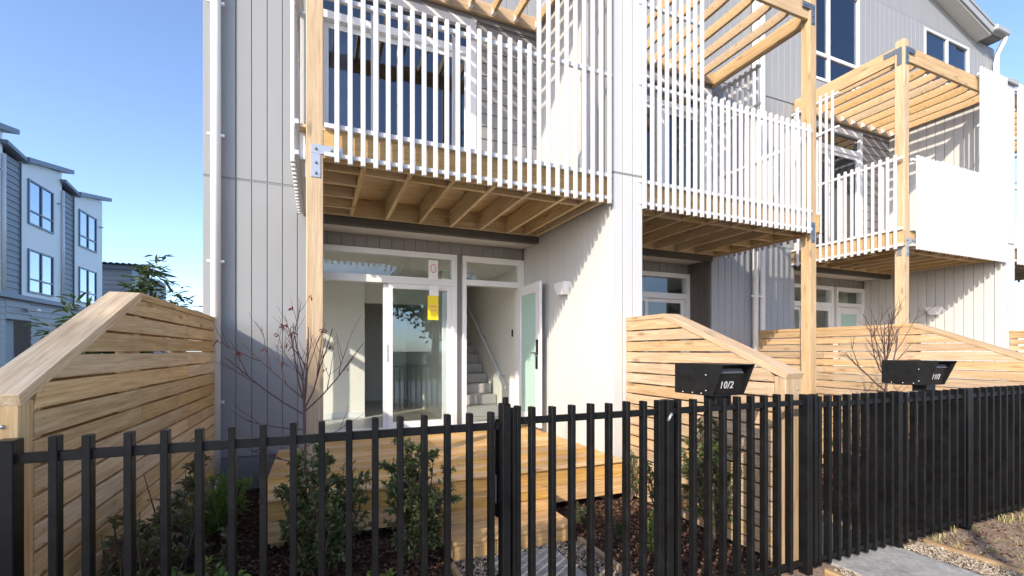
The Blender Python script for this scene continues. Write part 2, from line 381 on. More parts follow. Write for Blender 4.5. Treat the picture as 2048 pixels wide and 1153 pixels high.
def townhouse(k, sgn, off, top_win, open_doors):
    T[0], T[1] = sgn, off
    label = ['grey townhouse at the left end of the row, its glass front door standing open',
             'grey townhouse behind the mailbox numbered 10/2, second from the left end',
             'grey townhouse behind the bare maple and mailbox 11/2, with tall upper window',
             'grey townhouse at the right edge, with wide upper window under the sloping eave'][k]
    h = empty('townhouse', (fx(1), YW, 0), label, 'house', 'row of townhouses')
    # --- street wall: backing and cladding boards
    fw = B('front_wall', -1.19, -.05, YW, YW+.25, .1, 6.46, 'greyback', h, 0)
    for z0, z1 in ((.385, 3.605), (3.628, 6.45)): vboards(-1.19, -.05, YW, z0, z1, .172, 'grey', fw)
    B('joint_flashing', -1.185, -.055, YW-.012, YW, 3.607, 3.626, 'greyback', fw, 0)
    B('foundation', -1.18, -.06, YW+.02, YW+.24, -.3, .384, 'concrete', h, 0)
    wx0, wx1, wz0, wz1 = top_win[:4]
    uw = B('upper_wall', -1.19, 3.22, YW+.003, YW+.02, 6.46, wz0, 'greyback', h, 0)
    B('wall_backing', -1.19, 3.22, YW+.003, YW+.02, wz1, 9.30, 'greyback', uw, 0); B('wall_backing', -1.19, wx0, YW+.003, YW+.02, wz0, wz1, 'greyback', uw, 0); B('wall_backing', wx1, 3.22, YW+.003, YW+.02, wz0, wz1, 'greyback', uw, 0)
    vboards(-1.19, 3.22, YW+.003, 6.478, 9.30, .172, 'grey', uw, holes=((wx0, wx1, wz0, wz1),))
    window(h, 'upper_window', wx0, wx1, YW-.03, wz0, wz1, top_win[4], top_win[5])
    # --- balcony wall: lapped weatherboards and glazed door
    bw = B('balcony_wall', 2.08, BL, YW+.012, YW+.1, 3.4, 6.27, 'dark', h, 0)
    z = 3.56; i = 0
    while z < 6.25:
        z1 = min(z+.178, 6.268)
        wb = prism('weatherboard', [(YW-.022, z), (YW-.006, z1), (YW+.011, z1), (YW+.011, z)], 'x', min(fx(2.08), fx(BL)), max(fx(2.08), fx(BL)), 'dark', bw); z = z1+.001
    for z0, z1 in ((6.271, 6.455),):
        prism('weatherboard', [(YW-.022, z0), (YW-.006, z1), (YW+.011, z1), (YW+.011, z0)], 'x', min(fx(-.05), fx(BL)), max(fx(-.05), fx(BL)), 'dark', bw)
    bd = empty('balcony_door', (fx(1), YW, 3.55), parent=h)
    B('door_frame', -.05, .07, YW-.03, YW+.09, 3.5, 6.27, 'trim', bd); B('door_frame', 1.98, 2.075, YW-.03, YW+.09, 3.5, 6.27, 'trim', bd)
    B('door_frame', .07, 1.98, YW-.03, YW+.09, 6.16, 6.27, 'trim', bd); B('door_frame', .07, 1.98, YW-.03, YW+.09, 5.76, 5.86, 'trim', bd)
    B('door_frame', .07, 1.98, YW-.03, YW+.09, 3.5, 3.6, 'trim', bd)
    B('pane', .07, 1.98, YW+.03, YW+.036, 5.86, 6.16, 'glassup', bd, 0)
    leaf_frame(bd, .07, 1.06, YW+.045, 3.6, 5.76, 'glassup'); leaf_frame(bd, .99, 1.98, YW+.005, 3.6, 5.76, 'glassup')
    # balcony room behind the glass
    up = empty('upstairs_room', (fx(1), YW+1, 3.5), parent=h)
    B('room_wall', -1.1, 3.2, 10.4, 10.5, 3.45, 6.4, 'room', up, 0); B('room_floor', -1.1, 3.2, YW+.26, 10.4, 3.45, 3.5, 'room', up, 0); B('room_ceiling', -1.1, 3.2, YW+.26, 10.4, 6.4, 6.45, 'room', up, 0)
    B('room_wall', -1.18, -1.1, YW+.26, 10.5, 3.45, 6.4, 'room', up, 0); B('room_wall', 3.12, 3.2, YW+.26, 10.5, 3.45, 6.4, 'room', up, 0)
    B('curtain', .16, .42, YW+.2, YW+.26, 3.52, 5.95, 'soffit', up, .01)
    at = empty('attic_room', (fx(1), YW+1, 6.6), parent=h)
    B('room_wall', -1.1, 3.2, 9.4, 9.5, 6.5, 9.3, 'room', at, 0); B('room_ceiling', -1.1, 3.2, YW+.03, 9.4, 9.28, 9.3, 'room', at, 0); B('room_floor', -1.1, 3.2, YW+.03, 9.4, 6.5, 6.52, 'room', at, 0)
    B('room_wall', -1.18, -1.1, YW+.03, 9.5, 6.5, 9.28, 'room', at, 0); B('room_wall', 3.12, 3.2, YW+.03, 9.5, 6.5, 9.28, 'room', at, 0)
    # --- ground-floor recess
    B('beam', -.048, BL-.002, YW-.05, YW+.05, 3.215, 3.305, 'beam', h); B('floor_edge', -.048, BL-.002, YW+.004, YW+.08, 3.31, 3.5, 'beam', h, 0)
    B('soffit', -.05, BL-.002, YW+.052, YD+.1, 3.245, 3.28, 'soffit', h, 0)
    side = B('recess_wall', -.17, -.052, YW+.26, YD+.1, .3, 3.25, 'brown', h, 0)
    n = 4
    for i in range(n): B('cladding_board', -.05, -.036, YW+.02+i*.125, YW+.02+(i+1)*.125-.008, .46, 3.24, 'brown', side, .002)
    gw = B('recess_back_wall', -.05, BL, YD+.02, YD+.12, 3.06, 3.245, 'dark', h, 0)
    vboards(-.036, BL-.002, YD+.02, 3.062, 3.243, .172, 'dark', gw)
    B('cladding_strip', 1.945, 2.03, YD+.03, YD+.1, .45, 3.058, 'dark', h, 0)
    sd = empty('sliding_door', (fx(1), YD, .5), parent=h)
    B('door_frame', -.036, .05, YD-.04, YD+.09, .47, 3.055, 'trim', sd); B('door_frame', 1.86, 1.94, YD-.04, YD+.09, .47, 3.055, 'trim', sd)
    B('door_frame', .05, 1.86, YD-.04, YD+.09, 2.975, 3.055, 'trim', sd); B('door_frame', .05, 1.86, YD-.04, YD+.09, 2.58, 2.685, 'trim', sd)
    B('sill', .05, 1.86, YD-.05, YD+.09, .455, .53, 'trim', sd)
    B('pane', .05, 1.86, YD+.03, YD+.036, 2.685, 2.975, 'glass', sd, 0)
    leaf_frame(sd, .93, 1.86, YD-.02, .53, 2.58, 'glass')
    if open_doors:
        leaf_frame(sd, .873, 1.80, YD+.03, .53, 2.58, 'glass'); B('handle', .90, .925, YD-.035, YD-.001, 1.47, 1.72, 'trim', sd)
    else: leaf_frame(sd, .05, .98, YD+.03, .53, 2.58, 'glass')
    fd = empty('front_door', (fx(2.5), YD, .5), parent=h)
    B('door_frame', 2.032, 2.09, YD-.04, YD+.09, .47, 3.055, 'trim', fd); B('door_frame', 2.945, 3.042, YD-.04, YD+.09, .47, 3.055, 'trim', fd)
    B('door_frame', 2.09, 2.945, YD-.04, YD+.09, 2.965, 3.055, 'trim', fd); B('door_frame', 2.09, 2.945, YD-.04, YD+.09, 2.615, 2.70, 'trim', fd)
    B('sill', 2.09, 2.945, YD-.05, YD+.09, .455, .52, 'trim', fd)
    B('pane', 2.09, 2.945, YD+.02, YD+.026, 2.70, 2.965, 'glass', fd, 0)
    if open_doors: a, b_ = Vector((fx(2.945), YD-.045, 0)), Vector((fx(2.905), YD-.91, 0))
    else: a, b_ = Vector((fx(2.943), YD+.02, 0)), Vector((fx(2.092), YD+.02, 0))
    dv = (b_-a).normalized(); L = (b_-a).length
    def leafbar(nm, s0, s1, z0, z1, mt, th=.04, sft=0.):
        nrm = Vector((0, 0, 1)).cross(dv); c0 = a+dv*s0+nrm*sft; c1 = a+dv*s1+nrm*sft; zz = Vector((0, 0, (z0+z1)/2))
        return bar(nm, c0+zz, c1+zz, th, z1-z0, mt, fd)
    leafbar('door_leaf', 0, .13, .53, 2.605, 'trim'); leafbar('door_leaf', L-.15, L, .53, 2.605, 'trim')
    leafbar('door_leaf', .13, L-.15, .53, .70, 'trim'); leafbar('door_leaf', .13, L-.15, 2.46, 2.605, 'trim')
    leafbar('frosted_pane', .13, L-.15, .70, 2.46, 'frost', .012)
    leafbar('lock', L-.10, L-.045, 1.56, 1.78, 'black', .075); leafbar('handle', L-.085, L-.06, 1.36, 1.55, 'black', .1); leafbar('lever', L-.19, L-.06, 1.58, 1.60, 'steeldark', .13)
    # --- rooms on the ground floor
    rm = empty('living_room', (fx(1), YD+1, .45), parent=h)
    B('room_floor', -1.1, 3.2, YD+.12, 11.2, .40, .455, 'floorin', rm, 0); B('room_ceiling', -1.1, 3.2, YD+.12, 11.2, 3.0, 3.06, 'wallin', rm, 0)
    if k == 0:
        B('room_wall', -1.18, -1.1, 7.95, 11.2, .455, 3.0, 'wallin', rm, 0); B('room_wall', -1.18, -1.1, YW+.26, 6.78, .455, 3.0, 'wallin', rm, 0)
        B('room_wall', -1.18, -1.1, 6.78, 7.95, 2.84, 3.0, 'wallin', rm, 0)
        sw = empty('side_window', (-1.14, 7.3, .5), parent=h)
        for y0, y1 in ((6.78, 6.86), (7.29, 7.41), (7.87, 7.95)): B('window_frame', -1.20, -1.09, y0, y1, .47, 2.84, 'trim', sw)
        for y0, y1 in ((6.86, 7.29), (7.41, 7.87)):
            for z0, z1 in ((.47, .56), (2.52, 2.62), (2.77, 2.84)): B('window_frame', -1.19, -1.10, y0, y1, z0, z1, 'trim', sw)
            B('pane', -1.15, -1.144, y0, y1, .56, 2.52, 'glass', sw, 0); B('pane', -1.15, -1.144, y0, y1, 2.62, 2.77, 'glass', sw, 0)
    else: B('room_wall', -1.18, -1.1, YD+.12, 11.2, .455, 3.0, 'wallin', rm, 0)
    B('room_wall', -1.18, 3.2, 11.2, 11.3, .4, 3.06, 'wallin', rm, 0)
    B('room_wall', -1.1, .78, 8.45, 8.6, .455, 3.0, 'wallin', rm, .004); B('skirting_board', -1.1, .78, 8.436, 8.45, .455, .56, 'trim', rm)
    B('room_wall', .64, .78, 8.6, 9.9, .455, 3.0, 'wallin', rm, 0); B('bulkhead', .78, 2.0, 9.0, 9.15, 2.52, 3.0, 'wallin', rm, .004)
    B('room_wall', 1.98, 2.1, 7.75, 11.2, .455, 3.0, 'wallin', rm, .004)
    B('room_wall', 3.09, 3.2, YD+.12, 11.2, .455, 6.3 if False else 3.0, 'wallin', rm, .004)
    # --- downpipe
    dp = empty('downpipe', (fx(-1.1), YW-.09, .1), parent=h)
    px = -1.05
    tube('pipe', [(fx(px), YW-.095, .02), (fx(px), YW-.095, 9.1)], .052, 'trim', dp, 16)
    for zb in (1.02, 2.62, 4.05, 5.55, 7.0): B('pipe_bracket', px-.085, px+.085, YW-.1, YW-.07, zb, zb+.03, 'trim', dp)
    tube('drain_socket', [(fx(px), YW-.095, -.02), (fx(px), YW-.095, .17)], .068, 'trim', dp, 16)
    return h

OFF2 = 2*3.22; PITCH = 8.72
units = [(1, 0), (-1, OFF2), (1, PITCH), (-1, OFF2+PITCH)]
tw = [(.5, 1.96, 7.12, 9.15, (1.05,), (7.92,)), (.07, 2.0, 7.95, 9.2, (1.03,), ()), (.42, 1.97, 7.12, 9.15, (.98,), (7.66,)), (.07, 2.02, 7.95, 9.22, (1.05,), ())]
houses = [townhouse(i, s, o, tw[i], i == 0) for i, (s, o) in enumerate(units)]

# staircase of the open house
T[0], T[1] = 1, 0
st = empty('staircase', (2.6, 7.8, .455), 'carpeted staircase with white rail seen through the open front door', 'stairs')
for i in range(12):
    y0 = 7.72+i*.26; z0 = .455+i*.182
    B('step', 2.11, 3.07, y0, y0+.27, z0, z0+.178, 'carpet', st, .01)
    B('riser', 2.11, 3.07, y0+.03, y0+.27, .40, z0-.002, 'wallin', st, 0) if i else None
bar('handrail', (3.03, 7.45, .98), (3.03, 9.6, 2.55), .04, .055, 'trim', st)
for y in (7.6, 8.6): B('rail_bracket', 3.03, 3.085, y, y+.03, 1.05+(y-7.45)*.73, 1.08+(y-7.45)*.73, 'silver', st)
kp = B('wall_switch', 3.075, 3.088, 7.23, 7.28, 1.86, 1.98, 'black'); tag(kp, 'small dark switch on the stair wall inside the open door', 'switch')

# hanging tag on the sliding door
tg = empty('door_tag', (1.56, YD-.06, 2.5), 'white and yellow paper tag hanging on the sliding door glass', 'tag')
B('upper_panel', 1.50, 1.64, YD-.075, YD-.072, 2.66, 2.94, 'tagwhite', tg, 0); B('lower_panel', 1.505, 1.645, YD-.09, YD-.087, 2.42, 2.57, 'tagwhite', tg, 0)
B('yellow_panel', 1.485, 1.64, YD-.094, YD-.091, 2.07, 2.42, 'tagyellow', tg, 0)
tube('ring', [(1.57+.038*math.cos(a), YD-.079, 2.82+.06*math.sin(a)) for a in [i*math.pi/8 for i in range(17)]], .005, 'tagpink', tg, 6)
B('print_band', 1.51, 1.615, YD-.097, YD-.0945, 2.26, 2.275, 'tagpink', tg, 0); B('print_band', 1.51, 1.615, YD-.097, YD-.0945, 2.2, 2.212, 'tagpink', tg, 0)

# ------------------------------------------------------------------ wing walls between the houses
def wing(x0, x1, label, cap=True):
    T[0], T[1] = 1, 0
    w = empty('wing_wall', ((x0+x1)/2, 4.3, 0), label, 'wall', 'white wing walls between balconies')
    core = B('wall_core', x0+.018, x1-.018, 4.318, YD+.35, .12, 6.60, 'whiteback', w, 0)
    for z0, z1 in ((.13, 3.605), (3.628, 6.59)):
        n = 16; p = (YD-.02-4.3)/n
        for i in range(n):
            y0, y1 = 4.302+i*p+.0045, 4.302+(i+1)*p-.0045
            if z1 > 4 and y0 > YW+.02: continue
            B('cladding_board', x0, x0+.017, y0, y1, z0, z1, 'white', core, .0025); B('cladding_board', x1-.017, x1, y0, y1, z0, z1, 'white', core, .0025)
        m = 3; q = (x1-x0)/m
        for i in range(m): B('cladding_board', x0+i*q+.0045, x0+(i+1)*q-.0045, 4.298, 4.317, z0, z1, 'white', core, .0025)
    B('joint_flashing', x0+.002, x1-.002, 4.302, 4.312, 3.607, 3.626, 'whiteback', core, 0)
    prism('cap_flashing', [(x0-.03, 6.60), (x0-.03, 6.66), (x1+.03, 6.70), (x1+.03, 6.60)], 'y', 4.25, YW-.02, 'roof', w)
wing(3.045, 3.455, 'broad white board-clad wing wall right of the open front door')
wing(3.045+PITCH, 3.395+PITCH, 'white wing wall with grey cap at the right edge of the photo')

# wall lights
def wall_light(x, label):
    o = prism('wall_light', [(5.22, 2.52), (5.47, 2.52), (5.47, 2.47), (5.40, 2.36), (5.29, 2.36), (5.22, 2.47)], 'x', x-.11, x-.0005, 'trim'); tag(o, label, 'light', 'wall lights on the wing walls'); return o
wall_light(3.045, 'small white wall light on the wing wall beside the open door')
wall_light(3.045+PITCH, 'small white wall light on the wing wall behind the bare maple')

# ------------------------------------------------------------------ balconies
def balcony(k, sgn, off):
    T[0], T[1] = sgn, off
    label = ['white slatted balcony above the open front door, leftmost of the balconies',
             'white slatted balcony between the broad wing wall and the second post',
             'white slatted balcony on the post behind mailbox 11/2', 'white slatted balcony cut off by the right edge of the photo'][k]
    b = empty('balcony', (fx(1.4), YF, 3.3), label, 'balcony', 'slatted balconies')
    gl = [f'post from the deck at the open door up to the {ORD[0]} pergola', '', '', ''][k]
    B('post', -.083, .055, YF, YF+.135, .455 if k == 0 else .1, 6.62, 'pine', b, .006)
    # floor frame
    B('rim_joist', .057, BL-.004, YF, YF+.045, 3.295, 3.535, 'pine', b); B('rim_joist', .057, BL-.004, YF+.047, YF+.092, 3.297, 3.533, 'joist', b)
    B('side_rim', -.135, -.088, YF+.10 if k == 0 else YF-.02, YW-.03, 3.295, 3.535, 'slatwhite' if k == 0 else 'pine', b)
    B('ledger', -.086, BL-.004, YW-.10, YW-.055, 3.308, 3.535, 'joist', b)
    xs = [-.04, .40, .83, 1.255, 1.68, 2.10, 2.52, 2.80, 2.98]
    for x in xs: B('joist', x-.022, x+.022, YF+.16 if x < 0 else YF+.094, YW-.102, 3.302, 3.525, 'joist', b)
    for i in range(len(xs)-2):
        B('blocking', xs[i]+.024, xs[i+1]-.024, YF+.27, YF+.315, 3.302, 3.5, 'joist', b)
    for yy in (4.95, 5.35, 5.75): B('blocking', xs[0]+.024, xs[1]-.024, yy, yy+.045, 3.302, 3.5, 'joist', b)
    y = YF+.002
    while y < YW-.17:
        B('deck_board', -.135, BL-.006, y, y+.135, 3.537, 3.565, 'joist', b); y += .14
    # balustrade: rails behind, slats in front
    y0 = YF-.085
    for z0, z1 in ((3.302, 3.338), (3.548, 3.59), (4.668, 4.71)): B('rail', .062, BL-.004, y0+.043, y0+.08, z0, z1, 'slatwhite', b)
    for z0 in (5.6, 6.52): B('rail', 2.10, BL-.004, y0+.043, y0+.08, z0, z0+.04, 'slatwhite', b)
    for i in range(27):
        x = .164+i*.1083; tall = x > 2.1
        B('slat', x-.02, x+.02, y0+.005, y0+.042, 3.245, 6.65 if tall else 4.755, 'slatwhite', b, .004)
    for x in (.49, 1.25, 2.04, 2.72): B('balustrade_post', x-.033, x+.033, y0+.081, y0+.125, 3.55, 4.70, 'slatwhite', b)
    # side screen towards the house
    xo = -.215
    for z0, z1 in ((3.285, 3.325), (3.548, 3.59), (4.668, 4.71)): B('rail', xo+.043, xo+.079, YF-.02, YW-.03, z0, z1, 'slatwhite', b)
    for z0 in (5.6, 6.2): B('rail', xo+.043, xo+.079, 5.28, YW-.03, z0, z0+.04, 'slatwhite', b)
    for i in range(16):
        y = YF+.07+i*.1083; tall = y > 5.3
        B('slat', xo+.009, xo+.042, y-.02, y+.02, 3.245, 6.3 if tall else 4.755, 'slatwhite', b, .004)
    for y in (YF+.3, 5.27, 6.05): B('balustrade_post', xo+.08, xo+.125, y-.033, y+.033, 3.57, 4.70, 'slatwhite', b)
    # steel angle brackets on the post
    mt = ['steel', 'bluesteel', 'steel', 'steel'][k]
    def angle(zc, parent, m):
        B('bracket', -.045, .032, YF-.007, YF-.001, zc-.285, zc-.08, m, parent, .001); B('bracket', -.045, .215, YF-.0072, YF-.0012, zc-.0798, zc, m, parent, .001)
        for (x, z) in ((-.005, zc-.04), (-.005, zc-.25), (-.005, zc-.16), (.12, zc-.04), (.18, zc-.04)):
            tube('bolt', [(fx(x), YF-.006, z), (fx(x), YF-.018, z)], .011, 'steeldark', parent, 8)
        B('bracket', -.090, -.0845, YF+.03, YF+.1, zc-.285, zc-.08, m, parent, .001); B('bracket', -.0905, -.0848, YF+.03, YF+.29, zc-.0798, zc, m, parent, .001)
    if k == 0:
        angle(3.405, b, mt)
    else:
        angle(3.43, b, mt)
    # pergola on top
    pg = empty('pergola', (fx(1.4), YF, 6.3), ['timber pergola over the leftmost balcony', 'timber pergola over the second balcony, cut by the top edge', 'timber pergola wholly in view over the third balcony', 'timber pergola over the balcony at the right edge'][k], 'pergola', 'timber pergolas')
    B('beam', .057, BL-.004, YF+.02, YF+.065, 6.29, 6.535, 'pine', pg); B('beam', -.083, -.038, YF+.137, YW-.03, 6.29, 6.535, 'pine', pg)
    B('ledger', -.036, BL-.004, YW-.078, YW-.03, 6.345, 6.535, 'pine', pg)
    n = 9
    for i in range(n):
        x = .26+i*(2.99-.26)/(n-1); prof = [(YF+.067, 6.36), (YF+.067, 6.53), (YW-.08, 6.53), (YW-.08, 6.352), (YF+.42, 6.352), (YF+.30, 6.36), (YF+.16, 6.43), (YF+.067, 6.50)]
        prof = [(YF+.067, 6.52), (YW-.08, 6.52), (YW-.08, 6.382), (YF+.40, 6.382), (YF+.30, 6.39), (YF+.20, 6.40), (YF+.11, 6.44), (YF+.067, 6.455)]
        rf = prism('rafter', prof, 'x', fx(x)-.022, fx(x)+.022, 'pine', pg)
        hz = prism('joist_hanger', [(YW-.083, 6.37), (YW-.083, 6.48), (YW-.16, 6.37)], 'x', fx(x)-.0245, fx(x)+.0245, 'trim', rf)
    angle(6.50, pg, 'bluesteel' if k in (1, 2) else 'steel')
for i, (s, o) in enumerate(units): balcony(i, s, o)
T[0], T[1] = 1, 0

# ------------------------------------------------------------------ roofs
def gable(xa, label):
    g = empty('gable_roof', (xa, YW, 9.3), label, 'roof')
    # end walls in gable form, sheets, soffit and barge boards
    pk = 10.42; half = 3.3; ze = 9.5
    for s in (-1, 1):
        gwl = prism('gable_wall', [(xa, 9.3), (xa+s*4.41, 9.3), (xa+s*4.41, 9.52), (xa+s*half, 9.52), (xa, pk)], 'y', YW+.003, YW+.2, 'greyback', g)
        q = 4.41/26
        for i in range(26):
            u0, u1 = i*q+.0035, (i+1)*q-.0035; zr = lambda u: pk-(pk-9.52)*u/half if u < half else 9.52
            prism('cladding_board', [(xa+s*u0, 9.302), (xa+s*u1, 9.302), (xa+s*u1, zr(u1)), (xa+s*u0, zr(u0))], 'y', YW-.011, YW+.002, 'grey', gwl)
        prism('roof_sheet', [(xa, pk+.26), (xa+s*(half+.22), ze+.22), (xa+s*(half+.22), ze+.16), (xa, pk+.2)], 'y', YW-.36, 14, 'roof', g)
        prism('barge_board', [(xa, pk+.205), (xa+s*(half+.2), ze+.165), (xa+s*(half+.2), ze+.0), (xa, pk+.04)], 'y', YW-.34, YW-.30, 'roof', g)
        prism('soffit', [(xa, pk+.03), (xa+s*(half+.2), ze-.01), (xa+s*(half+.2), ze-.035), (xa, pk+.005)], 'y', YW-.30, YW-.014, 'soffit', g)
        a, b_ = sorted((xa+s*(half+.22), xa+s*(4.15 if s > 0 else 4.4)))
        gt = B('gutter', a, b_, YW-.42, YW-.24, 9.56, 9.70, 'roof', g, .02, True)
        B('eave_soffit', a, b_, YW-.24, YW+.3, 9.55, 9.58, 'dark', g, 0, True); B('roof_sheet', a, b_, YW-.3, 14, 9.62, 9.66, 'roof', g, 0, True)
        pts = [(xa+s*4.1, YW-.33, 9.57), (xa+s*4.1, YW-.33, 9.5), (xa+s*4.28, YW-.12, 9.3), (xa+s*4.30, YW-.10, 9.15), (xa+s*4.30, YW-.10, 6.0)]
        if s > 0: tube('downpipe', pts, .055, 'trim', g, 14)
    side = B('side_wall', xa+4.30, xa+4.41, YW+.2, 13.8, 0, 9.52, 'grey', g, 0, True); [B('side_wall', xa-4.41, xa-4.325, a, b_, c, d, 'grey', g, 0, True) for (a, b_, c, d) in ((YW+.26, 6.78, 0, 9.52), (7.95, 13.8, 0, 9.52), (6.78, 7.95, 2.84, 9.52), (6.78, 7.95, 0, .47))]
gable(3.22, 'grey steel gable roof over the two left townhouses')
gable(3.22+PITCH, 'grey steel gable roof with white downpipe at the upper right')

# ------------------------------------------------------------------ front deck with steps
dk = empty('deck', (1.3, 4.2, 0), 'pine entrance deck with two steps before the open door', 'deck')
y = 4.085; i = 0
while y < YD-.05:
    y1 = min(y+.138, YD-.045)
    x0 = -.414
    if y1 <= YW-.02: B('deck_board', x0, BL-.003, y, y1, .425, .452+R.uniform(-.0012, .0012), 'deckw', dk, .004)
    else: B('deck_board', -.034, BL-.003, y, y1, .425, .452+R.uniform(-.0012, .0012), 'deckw', dk, .004)
    y += .143
for z0, z1 in ((.262, .422), (.085, .258)):
    B('fascia_board', -.40, BL-.01, 4.115, 4.145, z0, z1, 'deckw', dk); B('fascia_board', -.40, -.37, 4.147, YW-.03, z0, z1, 'deckw', dk)
for x in (-.3, .8, 1.9, 2.95): B('deck_pile', x-.05, x+.05, 4.25, 4.35, -.1, .42, 'joist', dk, 0)
for n, (ya, zt) in enumerate(((3.76, .302), (3.41, .152))):
    s = empty('step', (1.5, ya, 0), parent=dk)
    B('tread', .96, 2.02, ya, ya+.17, zt-.03, zt, 'deckw', s, .004); B('tread', .96, 2.02, ya+.175, ya+.36, zt-.03, zt, 'deckw', s, .004)
    B('riser_board', .97, 2.01, ya+.018, ya+.045, max(.0, zt-.16), zt-.032, 'deckw', s)
    for sx in (.972, 1.985): B('side_board', sx, sx+.025, ya+.047, 4.11, .0, zt-.032, 'deckw', s)

# neighbouring decks behind the fences
for n, (s_, o_) in enumerate(units[1:3]):
    T[0], T[1] = s_, o_
    d2 = empty('deck', (fx(1.3), 4.2, 0), ['pine deck of the second townhouse, behind the sloping fence', 'pine deck of the third townhouse, hidden behind the long fence'][n], 'deck')
    y = 4.085
    while y < YD-.05:
        B('deck_board', -.034, BL-.003, y, min(y+.138, YD-.045), .425, .452, 'deckw', d2); y += .143
    B('fascia_board', -.03, BL-.01, 4.115, 4.145, .085, .422, 'deckw', d2)
T[0], T[1] = 1, 0

# ------------------------------------------------------------------ timber party fences
def party_fence(x0, x1, yb, label, mat, side):
    f = empty('timber_fence', ((x0+x1)/2, 3.6, 0), label, 'fence', 'sloping timber party fences')
    yf, ys, zt, zl = 2.47, 3.68, 1.995, 1.50
    zs = lambda y: zt if y >= ys else zl+(zt-zl)*(y-yf)/(ys-yf)
    pitch = .1155; bt = .022
    k = 0; z1 = zt-.047
    while z1 > .06:
        z0 = max(.02, z1-.1005)
        # boards stop at the sloping cap
        def yend(z): return yf if z <= zl-.02 else yf+(z+.03-zl)/(zt-zl)*(ys-yf)
        ya, yb2 = yend(z0), yend(z1)
        for sgn, xa in ((1, x1-bt), (-1, x0)):
            cuts = [yb]; yy = yb
            # two boards butt-jointed on a random post now and then
            cut = R.choice([None, None, 3.72, 4.9]) if yb > 5 else R.choice([None, 3.3])
            if k < 4: cut = 4.9 if yb > 5 and R.random() < .5 else None
            segs = [(ya, yb2, cut-.001), (cut+.001, cut+.001, yb)] if cut and cut > yb2+.1 else [(ya, yb2, yb)]
            for (p, q, e) in segs:
                xx = xa+R.uniform(-.0025, .0025)
                if abs(p-q) < 1e-4: B('fence_board', xx, xx+bt, p, e, z0, z1, mat, f, .003, True)
                else:
                    # board trimmed to the rake: built along local X
                    Lc = Vector((xx+bt/2, (q+e)/2, (z0+z1)/2))
                    prof = [(p-Lc.y, z0-Lc.z), (e-Lc.y, z0-Lc.z), (e-Lc.y, z1-Lc.z), (q-Lc.y, z1-Lc.z)]
                    vs_ = [(u, s*bt/2, v) for s in (-1, 1) for u, v in prof]
                    fs = [(0, 1, 2, 3), (7, 6, 5, 4)]+[(i, 4+i, 4+(i+1) % 4, (i+1) % 4) for i in range(4)]
                    meshobj('fence_board', vs_, fs, mat, f, Matrix.Translation(Lc) @ AX['y'].to_4x4())
        z1 -= pitch; k += 1
    pw = (x1-x0)-2*bt-.006
    ys_ = [yf+.06, 3.72, 4.28] if yb < 5 else [yf+.06, 3.72, 4.9, yb-.08]
    for yy in ys_: B('fence_post', x0+bt+.003, x1-bt-.003, yy-.05, yy+.05, -.1, zs(yy)-.048, mat, f, .004, True)
    B('end_post', x0+.0, x1-.0, yf-.10, yf-.004, -.1, zl-.075, mat, f, .006, True)
    xm = (x0+x1)/2; cw = (x1-x0)+.014
    bar('cap_board', (xm, ys-.004, zt-.0225), (xm, yb, zt-.0225), cw, .045, mat, f)
    bar('cap_board', (xm, yf-.11, zl-.07), (xm, ys-.0, zt-.024), cw, .050, mat, f)
    NV, NF = [], []
    for (xs_, sg) in ((x1, 1), (x0, -1)):
        for yy in ys_:
            z = zs(yy)-.1
            while z > .1:
                for dz in (-.028, .028):
                    k0 = len(NV); NV += [(xs_+sg*.0042, yy+.0045*math.cos(a)+R.uniform(-.012, .012)*0, z+dz+.0045*math.sin(a)) for a in [i*math.pi/3 for i in range(6)]]; NF.append(tuple(range(k0, k0+6)))
                z -= pitch
    nl = meshobj('nails', NV, NF, 'steeldark', f); nl['kind'] = 'stuff'
    tube('screw', [(x1-.05, yf-.099, 1.33), (x1-.05, yf-.106, 1.33)], .008, 'steel', f, 8)
    return f
party_fence(-1.20, -1.05, YW-.02, 'weathered timber fence with sloping cap at the left edge', 'fenceold', 1)
party_fence(3.225, 3.40, 4.295, 'pale timber fence with sloping cap behind mailbox 10/2', 'fence', -1)
party_fence(7.56, 7.74, YW-.02, 'long pale timber fence behind mailbox 11/2', 'fence', -1)
party_fence(3.06+PITCH+.12, 3.06+PITCH+.30, 4.295, 'timber fence cut off by the right edge of the photo', 'fence', -1)

# ------------------------------------------------------------------ black steel street fence, gates
FY = 2.245                                          # front face of the fins
def rx(px):                                         # column of the photo -> X on the fence face
    l = (px-1024)/922.; s, c = math.sin(YAW), math.cos(YAW); return FY*(s+l*c)/(c-l*s)
def fins(parent, xs, zt=1.30, zb=.03): 
    for x in xs: B('fin', x, x+.0275, FY, FY+.05, zb+R.uniform(-.003, .003), zt+R.uniform(-.003, .003), 'black', parent, .003)
def rails(parent, xa, xb, zt=1.243, zb=.075):
    B('rail', xa, xb, FY+.012, FY+.038, zt-.038, zt, 'black', parent, .002); B('rail', xa, xb, FY+.012, FY+.038, zb-.019, zb+.019, 'black', parent, .002)
def fpost(parent, x, w=.05, z=1.30): B('post', x-w/2, x+w/2, FY-.008, FY+.065, -.15, z, 'black', parent, .003)
s1 = empty('steel_fence', (0, FY, 0), 'black steel fin fence before the left garden bed', 'fence', 'black street fence panels')
x_first = rx(545)-.126*5*1.02
fins(s1, [rx(95), rx(162)]+[rx(246)+i*(rx(980)-rx(246))/13 for i in range(14)]); rails(s1, rx(35), rx(1003)); fpost(s1, rx(6), .06, 1.295); fpost(s1, rx(1013), .045, 1.34)
